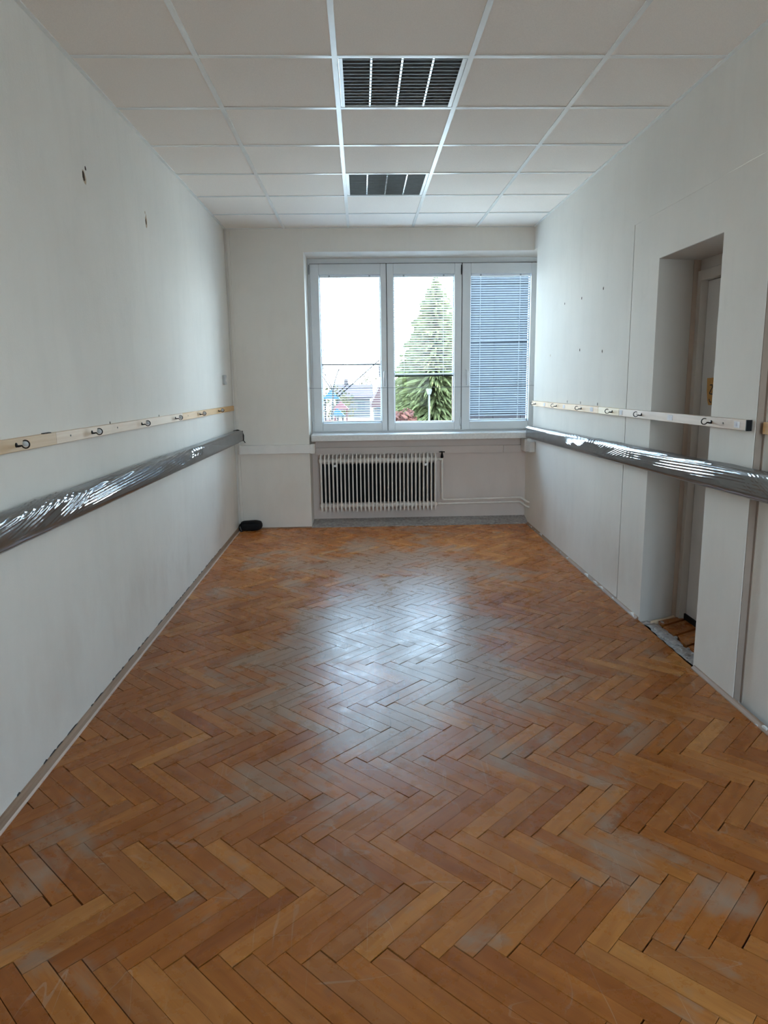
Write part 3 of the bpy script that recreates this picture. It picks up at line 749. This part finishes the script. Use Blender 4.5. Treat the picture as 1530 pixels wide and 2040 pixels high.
for y in (3.56, 4.42):
    child(MB().tube([(XL+.006, y, zl(y)+.02), (XL+.006, y, zl(y)+.035)], .0018, 5).obj('nail', M['iron']), rl)
child(MB().box(XL+.003, XL+.016, 2.80, 2.86, zl(2.85)+.0235, zl(2.85)+.027).obj('packing_shim', M['black']), rl)
zr = lambda y: zrail(y, 1.2445, 2.985, 1.2095, 6.87)
rr_ = rail(XR-.0025, -1, [(4.90, 6.84, 'pine_gold'), (4.50, 4.90, 'pine_yellow'), (2.985, 4.50, 'pine_pink')], zr, [3.29, 4.13, 4.62, 5.28, 5.96, 6.68], 'long wooden hook rail crossing the door recess on the right wall', th=.024, hgt=.046)
child(MB().box(XR-.028, XR-.004, 2.9795, 2.9855, zr(2.985)-.0235, zr(2.985)+.0235).obj('end_tape', M['black']), rr_)
for y, w in ((6.36, .05), (5.74, .05), (5.04, .06), (4.46, .05), (3.74, .06), (3.06, .045)):
    t_ = child(MB().box(XR-.0278, XR-.0264, y-w/2, y+w/2, zr(y)-.014, zr(y)+.014).obj('paper_tag', M['paper']), rr_)
for y in (4.20, 3.18): child(inst('screw', scm, None, None, (XR-.0265, y, zr(y)), (0, 0, PI)), rr_)
for y in (5.72, 5.37, 4.98): child(MB().tube([(XR-.006, y, zr(y)+.03), (XR-.006, y, zr(y)+.048)], .002, 5).obj('nail', M['iron']), rr_)
# number on the near tag
fc = bpy.data.curves.new('digit', 'FONT'); fc.body = '6'; fc.size = .024; fc.align_x = 'CENTER'; fc.align_y = 'CENTER'; fc.extrude = .0002
fo = bpy.data.objects.new('digit_src', fc); COL.objects.link(fo)
bpy.context.view_layer.update()
dme = bpy.data.meshes.new_from_object(fo.evaluated_get(bpy.context.evaluated_depsgraph_get())); bpy.data.objects.remove(fo)
dme.materials.clear(); dme.materials.append(M['faint_ink'])
child(inst('digit', dme, None, None, (XR-.0282, 3.06, zr(3.06)), (PI/2, 0, -PI/2)), rr_)
ro = rail(XR+.030, -1, [(1.95, 2.918, 'pine_orange')], lambda y: 1.238, [], 'varnished orange board in the shallow recess at the right edge', th=.022, hgt=.050)
ro.name = 'wall_board'; ro['category'] = 'board'; del ro['group']

# ------------------------------------------------------------------ film wrapped rails
def wrapped(x, s, ya, yb, ztop, label, hgt, dep, seed, patches, plain_from, capend):
    """padded rail fixed along a wall, wrapped in crumpled film. s = +1 stands out to +x"""
    r = empty('wrapped_rail', (x, (ya+yb)/2, ztop(0.5*(ya+yb)))); tag(r, label, 'handrail', 'film wrapped rails along the walls')
    def section(inset=0., st=.006):
        # rounded rectangle in (out, up), up measured from the top
        pts = []; rad_ = .026
        cs = [((rad_, -hgt+rad_), PI, 1.5*PI), ((dep-rad_, -hgt+rad_), 1.5*PI, 2*PI), ((dep-rad_, -rad_), 0, .5*PI), ((rad_, -rad_), .5*PI, PI)]
        for (cx, cz), a0, a1 in cs:
            for k in range(6): a = a0+(a1-a0)*k/5; pts.append((cx+(rad_-inset)*math.cos(a), cz+(rad_-inset)*math.sin(a)))
        # densify
        out = []
        for i in range(len(pts)):
            p, q = pts[i], pts[(i+1) % len(pts)]; d = math.dist(p, q); m_ = max(1, int(d/st))
            for k in range(m_): out.append((p[0]+(q[0]-p[0])*k/m_, p[1]+(q[1]-p[1])*k/m_))
        return out
    # core
    sec = section(inset=.004); mb = MB(); vs = []; NC = 40
    for i in range(NC+1):
        y = ya+.002+(yb-ya-.004)*i/NC
        for a, u in sec: vs.append((x+s*a, y, ztop(y)+u))
    n = len(sec); fs = [(i*n+k, i*n+(k+1) % n, (i+1)*n+(k+1) % n, (i+1)*n+k) for i in range(NC) for k in range(n)]
    fs += [tuple(range(n)), tuple(range(NC*n, NC*n+n))]
    child(mb.add(vs, fs).obj('rail_core', M['core'], smooth=True), r)
    # film
    sec = section(st=.0026); n = len(sec); vs = []; NF = int((yb-ya)/.010)
    per = [0]
    for i in range(1, n): per.append(per[-1]+math.dist(sec[i-1], sec[i]))
    cx, cz = dep/2, -hgt/2
    for i in range(NF+1):
        y = ya+(yb-ya)*i/NF
        act = [(p_, math.exp(-((y-p_[0])/p_[1])**4)) for p_ in patches]
        act = [q for q in act if q[1] > .02]
        for k, (a, u) in enumerate(sec):
            t = per[k]; d = 0
            # path coordinate running from the bottom of the front face up and over the top
            c = u+hgt if a > dep*.5 and u < -.002 else hgt+(dep-a)
            gate = max(0, min(1, (c-.028)/.03))*max(0, min(1, (a-.012)/.02))
            if gate > 0:
                for (yc, wid, slope, freq, amp), g in act:
                    if slope is None: ph = (y-yc)*freq + 1.2*mnoise.noise((y*3, c*20, seed))
                    else: ph = (c - slope*(y-yc))*freq + 1.6*mnoise.noise((y*1.5, c*14, seed))
                    wv = mnoise.noise((y*2.5+3, c*26-(slope or 0)*y*26, seed+4))
                    d += g*amp*(1-abs(math.sin(ph)))**1.3*max(0, .55+1.1*wv)
            d = d*gate + .0016*mnoise.noise((y*2.2, t*9, seed))*gate + .0006*mnoise.noise((y*11, t*30, seed+5))
            if y > plain_from: d *= .3
            nx, nz = a-cx, u-cz; ln = math.hypot(nx, nz)
            e = d if a > .010 else 0
            aa = max(.0004, a+nx/ln*e)
            vs.append((x+s*aa, y, ztop(y)+u+nz/ln*e))
    fs = [(i*n+k, i*n+(k+1) % n, (i+1)*n+(k+1) % n, (i+1)*n+k) for i in range(NF) for k in range(n)]
    child(MB().add(vs, fs).obj('plastic_film', M['film'], smooth=True), r)
    return r
zwl = lambda y: 1.034-(y-2.2)*.0100
zwr = lambda y: 1.075-(y-2.65)*.0185
wl_ = wrapped(XL, 1, 1.30, 6.93, zwl, 'grey padded rail in crumpled clear film along the left wall', .112, .098, 3,
    [(2.66, .30, .22, 220, .0105), (2.15, .25, .10, 240, .009), (1.65, .3, .2, 240, .006), (3.55, .62, .035, 230, .0095), (4.40, .42, .07, 220, .0095), (4.98, .22, None, 42, .008)], 5.45, True)
# black end of the left rail with a loose cable
ce = [(XL+.004, 6.935, zwl(6.93)-.005), (XL+.045, 6.935, zwl(6.93)+.004), (XL+.088, 6.936, zwl(6.93)-.010), (XL+.101, 6.938, zwl(6.93)-.050), (XL+.098, 6.940, zwl(6.93)-.100), (XL+.112, 6.944, zwl(6.93)-.122)]
child(MB().tube(ce, .0045, 6).obj('end_cable', M['black'], smooth=True), wl_)
child(MB().box(XL+.004, XL+.096, 6.930, 6.942, zwl(6.93)-.106, zwl(6.93)-.004).obj('end_cap', M['core'], bevel=.004), wl_)
wr_ = wrapped(XR-.0025, -1, 1.50, 6.78, zwr, 'grey padded rail in crumpled clear film along the right wall', .118, .090, 9,
    [(2.72, .10, .35, 260, .006), (2.4, .22, .05, 240, .005), (1.9, .3, .1, 240, .005), (3.45, .62, -.02, 230, .0060), (4.42, .27, -.24, 260, .0075), (4.83, .10, None, 60, .009), (5.25, .24, .16, 250, .006), (5.85, .20, -.22, 260, .006)], 6.1, False)
child(MB().box(XR-.086, XR-.006, 6.779, 6.790, zwr(6.78)-.112, zwr(6.78)-.004).obj('end_cap', M['core'], bevel=.004), wr_)

# ------------------------------------------------------------------ black bag in the corner
bag = empty('small_bag', (-1.11, 6.90, 0)); tag(bag, 'small black zipped bag on the floor in the left far corner', 'bag')
vs = []; fs = []; NU, NV = 20, 12
for i in range(NU+1):
    u = -1+2*i/NU
    for j in range(NV):
        a = 2*PI*j/NV; ca, sa = math.cos(a), math.sin(a)
        e = (1-abs(u)**5)**.5 if abs(u) < 1 else 0
        e = .35+.65*e
        w = .052*e; h = .050*(e if e > .8 else e)*(1-.10*max(0, u)+.04*math.sin(4*u))
        sg = lambda v: math.copysign(abs(v)**.55, v)
        vs.append((-1.105+u*.106, 6.905+sg(ca)*w+u*.010, .0515+sg(sa)*h*(1 if sa > 0 else 1)+.002*mnoise.noise((u*4, a, 1))))
for i in range(NU):
    for j in range(NV): fs.append((i*NV+j, i*NV+(j+1) % NV, (i+1)*NV+(j+1) % NV, (i+1)*NV+j))
fs += [tuple(range(NV)), tuple(range(NU*NV, NU*NV+NV))]
child(MB().add([(x, y, max(.001, z)) for x, y, z in vs], fs).obj('bag_body', M['black_cloth'], smooth=True), bag)
child(MB().tube([(-1.205, 6.87, .075), (-1.218, 6.855, .05), (-1.212, 6.845, .02), (-1.195, 6.842, .006), (-1.188, 6.85, .006)], .006, 6).obj('strap', M['black_cloth'], smooth=True), bag)
child(MB().tube([(-1.205, 6.845, .05), (-1.198, 6.838, .03), (-1.193, 6.836, .008)], .0035, 5).obj('zip_pull', M['steel']), bag)
child(MB().tube([(-1.195+.02*i, 6.85-.0, .083) for i in range(10)], .0025, 5).obj('zip', M['black']), bag)

# ------------------------------------------------------------------ ceiling lamps
def lamp(cx, cy, label):
    r = empty('ceiling_light', (cx, cy, H)); tag(r, label, 'ceiling light', 'louvred ceiling lights')
    P = lambda mb, n, m_, **k: child(mb.obj(n, M[m_], **k), r)
    a = .286
    hs = MB().box(cx-a, cx+a, cy-a, cy+a, H+.085, H+.090)
    for q in (-1, 1):
        hs.box(cx-a, cx+a, cy+q*a-.001, cy+q*a+.001, H+.003, H+.088)
        hs.box(cx+q*a-.001, cx+q*a+.001, cy-a, cy+a, H+.003, H+.088)
    P(hs, 'housing', 'lamp_body')
    # sloping bright side reflectors
    for q in (-1, 1):
        mb = MB().add([(cx+q*(a-.001), cy-a+.004, H+.004), (cx+q*(a-.001), cy+a-.004, H+.004), (cx+q*(a-.030), cy+a-.004, H+.060), (cx+q*(a-.030), cy-a+.004, H+.060),
                       (cx+q*(a-.003), cy-a+.004, H+.004), (cx+q*(a-.003), cy+a-.004, H+.004), (cx+q*(a-.032), cy+a-.004, H+.060), (cx+q*(a-.032), cy-a+.004, H+.060)],
                      [(0,1,2,3), (4,5,6,7), (0,1,5,4), (1,2,6,5), (2,3,7,6), (3,0,4,7)])
        P(mb, 'side_reflector', 'mirror')
        P(MB().box(min(cx+q*(a-.002), cx+q*(a-.020)), max(cx+q*(a-.002), cx+q*(a-.020)), cy-a+.004, cy+a-.004, H+.0012, H+.0035), 'side_flange', 'tbar')
    # lengthwise V reflectors between the four bays
    bw = (2*a-.02)/4
    for k in range(1, 4):
        x = cx-a+.01+k*bw
        P(MB().prism([(x-.0040, H+.004), (x+.0040, H+.004), (x+.013, H+.052), (x-.013, H+.052)], cy-a+.004, cy+a-.004, 'y'), 'reflector_rib', 'mirror')
    # cross blades of every bay
    NBL = 15; bay = 4
    bl_me = {}
    for k in range(4):
        x0 = cx-a+.01+k*bw+.005; x1 = x0+bw-.010
        for j in range(NBL):
            y = cy-a+.02+(2*a-.04)*j/(NBL-1)
            w = (x1-x0)/2
            key = 'b'
            if key not in bl_me:
                me = MB().prism([(-w, .003), (w, .003), (w-.009, .050), (-w+.009, .050)], -.0012, .0012, 'y').mesh('cross_blade'); me.materials.append(M['louvre']); bl_me[key] = me
            child(inst('cross_blade', bl_me[key], None, None, ((x0+x1)/2, y, H)), r)
        # notches: small dark bridges of each blade over the bright ribs
    NT_ = MB()
    for k in range(1, 4):
        x = cx-a+.01+k*bw
        for j in range(NBL):
            y = cy-a+.02+(2*a-.04)*j/(NBL-1)
            NT_.box(x-.0048, x+.0048, y-.0045, y+.0045, H+.0030, H+.006)
    q_ = P(NT_, 'blade_bridge', 'louvre'); q_['kind'] = 'stuff'
    for k in range(4):
        x = cx-a+.01+(k+.5)*bw
        P(MB().tube([(x, cy-a+.03, H+.066), (x, cy+a-.03, H+.066)], .013, 10), 'lamp_tube', 'tube_glass', smooth=True)
    return r
lamp(GX0+T/2, GY0+T/2, 'unlit square louvred ceiling light nearer the viewer')
lamp(GX0+T/2, GY0+3*T+T/2, 'unlit square louvred ceiling light nearer the window')

# ------------------------------------------------------------------ holes and marks in the walls
rm = random.Random(21)
def mark(x, s, y, z, w, h, mat, par, name='plaster_hole', sl=0):
    n = 9; pts = []
    for k in range(n):
        a = 2*PI*k/n; q = rm.uniform(.55, 1)
        pts.append((y+w/2*q*math.cos(a)+sl*h/2*q*math.sin(a), z+h/2*q*math.sin(a)))
    MB().prism(pts, x-s*.001, x+s*.0009 if mat == 'chip' else x+s*.0014, 'x').obj(name, M[mat], par)
mark(XL, 1, 3.50, 2.385, .035, .052, 'hole', wl, sl=-.3); mark(XL, 1, 3.51, 2.380, .060, .085, 'chip', wl, 'plaster_chip', -.3); mark(XL, 1, 3.53, 2.425, .018, .022, 'hole', wl, sl=-.2)
mark(XL, 1, 4.455, 2.385, .022, .050, 'hole', wl); mark(XL, 1, 4.462, 2.39, .045, .085, 'chip', wl, 'plaster_chip')
mark(XL, 1, 4.45, 2.435, .015, .02, 'chip', wl, 'plaster_chip')
for y, z in ((5.906, 2.037), (5.454, 2.032), (4.976, 2.043), (5.457, 1.655), (4.942, 1.625), (6.3, 1.64)):
    mark(XR, -1, y, z, .015, .026, 'chip' if y > 6 else 'hole', wall_right)

# ------------------------------------------------------------------ outside the window
ZG = -4.0
def matx(name, col, rough=.8, var=.15, ns=3): return simple(name, col, rough, nscale=ns, var=var, spec=.08)
M['grass'] = matx('pale_yard_paving', (.40,.38,.34), .95, .3, 1.2)
M['needle'] = matx('spruce_needles', (.082,.088,.036), .7, .5, 5)
M['bark'] = matx('brown_bark', (.10,.07,.05), .9, .3, 8)
M['twig'] = matx('bare_twigs', (.020,.018,.018), .9, .3, 8)
M['bush'] = matx('yellow_green_bush', (.030,.027,.012), .8, .35, 4)
M['redbush'] = matx('reddish_shrub_leaves', (.050,.020,.015), .8, .3, 4)
M['facade'] = simple('dark_grey_cladding', (.013,.015,.018), .8, nscale=1.5, var=.15, spec=.03)
M['facade_low'] = simple('dark_cladding_bounce', (.018,.016,.017), .8, nscale=1.5, var=.15, spec=.03)  # lower panels browner: ground bounce put into the colour
M['render'] = matx('cream_render', (.055,.052,.052), .9, .06)
M['rooftile'] = matx('red_clay_tiles', (.042,.024,.024), .8, .2, 6)
M['rooftile2'] = matx('faded_pink_tiles', (.036,.028,.030), .8, .2, 6)
M['blue'] = matx('blue_play_roof', (.008,.026,.038), .6, .1)
M['red'] = matx('red_play_roof', (.048,.016,.018), .6, .1)
M['darkglass'] = simple('dark_window_pane', (.02,.024,.03), .15)
M['lampwhite'] = matx('white_lamp_post', (.09,.09,.09), .5, .03)
g = MB().add([(-160, -260, ZG), (160, -260, ZG), (160, 260, ZG), (-160, 260, ZG)], [(0,1,2,3)]).obj('ground', M['grass']); struct(g, 'grassy yard outside the window')
# neighbouring block of dark panels, its near face away from the sun
nb = empty('building_wing', (6.0, 20, ZG)); tag(nb, 'dark grey clad building filling the right window sash', 'building')
bx0, bx1, by0 = 2.92, 5.26, 20.0
child(MB().prism([(bx0+.02, by0+.05), (bx1, by0+.05), (bx1, by0+8), (bx0+1.45, by0+8)], ZG, 7.0).obj('wall', M['facade']), nb)
zz = [ZG+.02, -2.4, -.7, .45, 2.42, 3.95, 5.5, 6.98]
for i in range(len(zz)-1):
    for j in range(3):
        x0 = bx0+j*.78
        child(MB().box(x0+.006, x0+.774, by0, by0+.05, zz[i]+.012, zz[i+1]-.012).obj('panel', M['facade' if i > 2 else 'facade_low']), nb)
child(MB().prism([(bx0+.0, by0-.05), (bx1+.1, by0-.05), (bx1+.1, by0+8.1), (bx0+1.4, by0+8.1)], 7.0, 7.2).obj('roof', M['facade']), nb)
# street lamp
p = at(855, 776, 34)
sl = empty('street_lamp', (p.x, 34, ZG)); tag(sl, 'slim white street lamp before the spruce tree', 'street lamp')
child(MB().tube([(p.x, 34, ZG), (p.x, 34, ZG+1), (p.x, 34, p.z-.18)], [.07, .05, .035], 8).obj('post', M['lampwhite']), sl)
child(MB().prism([(p.x-.07, p.z-.22), (p.x+.07, p.z-.22), (p.x+.12, p.z-.02), (p.x+.09, p.z+.03), (p.x-.09, p.z+.03), (p.x-.12, p.z-.02)], 33.88, 34.12, 'y').obj('lantern', M['lampwhite']), sl)
# spruce
tp_ = at(868, 548, 45)
sp_ = empty('spruce_tree', (tp_.x, 45, ZG)); tag(sp_, 'tall green spruce tree behind the middle sash', 'tree')
child(MB().tube([(tp_.x, 45, ZG), (tp_.x, 45, ZG+6), (tp_.x, 45, tp_.z-.3)], [.30, .18, .02], 8).obj('trunk', M['bark'], smooth=True), sp_)
rt = random.Random(4); mb = MB(); HT = tp_.z-ZG
nW = 64
for w_ in range(nW):
    f = w_/(nW-1); z = tp_.z-.05-f*(HT-.8); R_ = min(2.7, .2+4.2*f**.85); nb_ = int(16+34*f)
    for b_ in range(nb_):
        a = rt.uniform(0, 2*PI); L_ = R_*rt.uniform(.72, 1.12); dr = rt.uniform(.15, .42)
        d = Vector((math.cos(a), math.sin(a), 0)); sd = Vector((-d.y, d.x, 0))
        o0 = Vector((tp_.x, 45, z+rt.uniform(-.12, .12)))
        prev = None; ns = 5; vs = []; fs = []
        for k in range(ns+1):
            t_ = k/ns; pc = o0 + d*(L_*t_) + Vector((0, 0, -dr*L_*t_*t_+.18*L_*max(0, t_-.6)))
            wd = (.04+.10*min(1, L_/2))*math.sin(PI*min(1, .12+.9*t_))*rt.uniform(.8, 1.2)
            dp = rt.uniform(.03, .16)*min(1, L_)
            vs += [pc - sd*wd - Vector((0, 0, dp)), pc, pc + sd*wd - Vector((0, 0, dp)), pc - Vector((0, 0, dp*1.8))]
        for k in range(ns):
            for q in range(2): fs.append((k*4+q, k*4+q+1, k*4+5+q, k*4+4+q))
            fs.append((k*4+1, k*4+3, k*4+7, k*4+5))
        mb.add(vs, fs)
o = child(mb.obj('foliage', M['needle']), sp_); o['kind'] = 'stuff'
# shrubs
def shrub(px, py, Y, rx, hz, mat, label, seed, n=420):
    p = at(px, py, Y); rs = random.Random(seed)
    e = empty('shrub', (p.x, Y, ZG)); tag(e, label, 'shrub')
    top = p.z; mb = MB(); hh = top-ZG
    for k in range(n):
        a, b = rs.uniform(0, 2*PI), rs.uniform(-.5, 1); r_ = rs.uniform(.6, 1)
        c = Vector((p.x+rx*r_*math.cos(a)*math.sqrt(max(0, 1-b*b*.8)), Y+rx*r_*math.sin(a)*math.sqrt(max(0, 1-b*b*.8)), top-hz*.6+b*hz*.6*r_))
        s_ = rs.uniform(.12, .3); u = Vector((rs.uniform(-1, 1), rs.uniform(-1, 1), rs.uniform(-1, 1))).normalized(); w = u.orthogonal().normalized()
        mb.add([c-u*s_, c+w*s_*.5, c+u*s_, c-w*s_*.5], [(0, 1, 2, 3)])
    o = child(mb.obj('leaves', M[mat]), e); o['kind'] = 'stuff'
    child(MB().tube([(p.x, Y, ZG), (p.x, Y, top-hz*.5)], [.10, .05], 6).obj('stem', M['bark']), e)
shrub(797, 812, 40, 1.1, 2.6, 'redbush', 'reddish shrub left of the spruce tree', 1)
shrub(655, 768, 70, 2.6, 3.6, 'bush', 'pale yellow bush at the left edge of the yard', 2)
shrub(742, 742, 120, 3.4, 4.6, 'bush', 'far yellow green bush beside the red roofed house', 8)
# bare tree
p = at(652, 660, 52)
bt = empty('bare_tree', (p.x, 52, ZG)); tag(bt, 'thin leafless tree at the left edge of the left sash', 'tree')
mb = MB(); rs = random.Random(12)
def grow(a, d, L_, r_, dep):
    b = a + d*L_; mb.tube([a, (a+b)/2 + Vector((rs.uniform(-.05, .05), 0, 0))*L_, b], [r_, r_*.85, r_*.7], 4, False)
    if dep == 0: return
    for k in range(rs.choice((2, 3))):
        nd = (d + Vector((rs.uniform(-.7, .7), rs.uniform(-.7, .7), rs.uniform(-.1, .5)))).normalized()
        grow(b, nd, L_*rs.uniform(.62, .82), r_*.62, dep-1)
trunk_top = Vector((p.x+.2, 52, ZG+2.6))
grow(trunk_top, Vector((.05, 0, 1)), 2.0, .09, 5)
child(mb.obj('branches', M['twig']), bt)
child(MB().tube([(p.x+.2, 52, ZG), trunk_top], [.14, .09], 7).obj('trunk', M['bark']), bt)
# houses
def house(px0, px1, pyr, pye, Y, depth, mats, label, ridge='x'):
    a, b = at(px0, pye, Y), at(px1, pye, Y); rz = at(px0, pyr, Y).z; ez = a.z
    h = empty('house', ((a.x+b.x)/2, Y, ZG)); tag(h, label, 'house')
    child(MB().box(a.x, b.x, Y, Y+depth, ZG, ez).obj('wall', M['render']), h)
    if ridge == 'x':
        mb = MB().prism([(Y-.5, ez-.1), (Y+depth/2, rz), (Y+depth+.5, ez-.1), (Y+depth+.5, ez-.3), (Y-.5, ez-.3)], a.x-.5, b.x+.5, 'x')
    else:
        mb = MB().prism([(a.x-.5, ez-.1), ((a.x+b.x)/2, rz), (b.x+.5, ez-.1), (b.x+.5, ez-.3), (a.x-.5, ez-.3)], Y-.5, Y+depth, 'y')
    child(mb.obj('roof', M[mats]), h)
    nwin = max(2, int((b.x-a.x)/2.6))
    for lv in range(int((ez-ZG)/2.8) or 1):
        for k in range(nwin):
            x = a.x+(b.x-a.x)*(k+.5)/nwin; z = ZG+1.0+lv*2.8
            o = child(MB().box(x-.55, x+.55, Y-.04, Y+.02, z, z+1.3).obj('window', M['render']), h)
            g_ = MB().box(x-.48, x-.03, Y-.06, Y-.03, z+.08, z+1.22).box(x+.03, x+.48, Y-.06, Y-.03, z+.08, z+1.22).obj('pane', M['darkglass']); g_.parent = o
    child(MB().box((a.x*.7+b.x*.3)-.3, (a.x*.7+b.x*.3)+.3, Y+depth/2-.3, Y+depth/2+.3, rz-.8, rz+.7).obj('chimney', M['rooftile2']), h)
house(746, 800, 738, 806, 88, 9, 'rooftile', 'house with steep red tiled roof beyond the playground', 'y')
house(668, 737, 766, 790, 102, 9, 'rooftile2', 'low pink roofed house behind the blue playground roofs', 'x')
# playground
def tower(px, pye, pyt, Y, hw, mat, label):
    p = at(px, pye, Y); zt2 = at(px, pyt, Y).z; x = p.x
    t_ = empty('play_tower', (x, Y, ZG)); tag(t_, label, 'play tower', 'playground towers in the yard')
    child(MB().add([(x-hw, Y-hw, p.z), (x+hw, Y-hw, p.z), (x+hw, Y+hw, p.z), (x-hw, Y+hw, p.z), (x, Y, zt2)], [(0,1,4), (1,2,4), (2,3,4), (3,0,4), (3,2,1,0)]).obj('roof', M[mat]), t_)
    for sx_ in (-1, 1):
        for sy_ in (-1, 1):
            child(MB().box(x+sx_*hw*.72-.05, x+sx_*hw*.72+.05, Y+sy_*hw*.72-.05, Y+sy_*hw*.72+.05, ZG, p.z).obj('post', M['twig'] if mat == 'blue' else M['red']), t_)
    child(MB().box(x-hw*.8, x+hw*.8, Y-hw*.8, Y+hw*.8, ZG+1.15, ZG+1.25).obj('deck', M['bark']), t_)
    for k in range(5): child(MB().box(x-hw*.75, x+hw*.75, Y-hw*.78, Y-hw*.74, ZG+1.3+k*.14, ZG+1.38+k*.14).obj('rail_slat', M['red'] if k % 2 else M['render']), t_)
tower(672, 828, 813, 58, .62, 'blue', 'play tower with blue roof standing foremost')
tower(679, 815, 799, 61, .70, 'red', 'play tower with red roof behind the foremost blue roof')
tower(660, 794, 776, 66, .80, 'blue', 'taller play tower with blue roof at the left edge')
# low fence in front of the playground
a, b = at(640, 850, 48), at(770, 850, 48)
fe = empty('yard_fence', ((a.x+b.x)/2, 48, ZG)); tag(fe, 'low slatted fence before the playground', 'fence')
nx_ = 14
for k in range(nx_+1):
    x = a.x+(b.x-a.x)*k/nx_
    child(MB().box(x-.05, x+.05, 47.95, 48.05, ZG, ZG+2.0).obj('post', M['lampwhite']), fe)
for k in range(5):
    child(MB().box(a.x, b.x, 47.9, 47.95, ZG+.5+k*.3, ZG+.62+k*.3).obj('slat', M['twig']), fe)
# loose rod of the left blind hanging slantwise behind its slats
A, B_ = at(673, 791, 7.2165), at(756, 717, 7.2165); C_, D_ = at(670, 786, 7.2165), at(728, 733, 7.2165)
rod = child(MB().tube([A, B_], .0062, 6).tube([C_, D_], .0042, 6).tube([A, C_], .0042, 6).obj('loose_rod', M['grey_slat']), b0); rod['label'] = 'dark twin rod hanging slantwise'
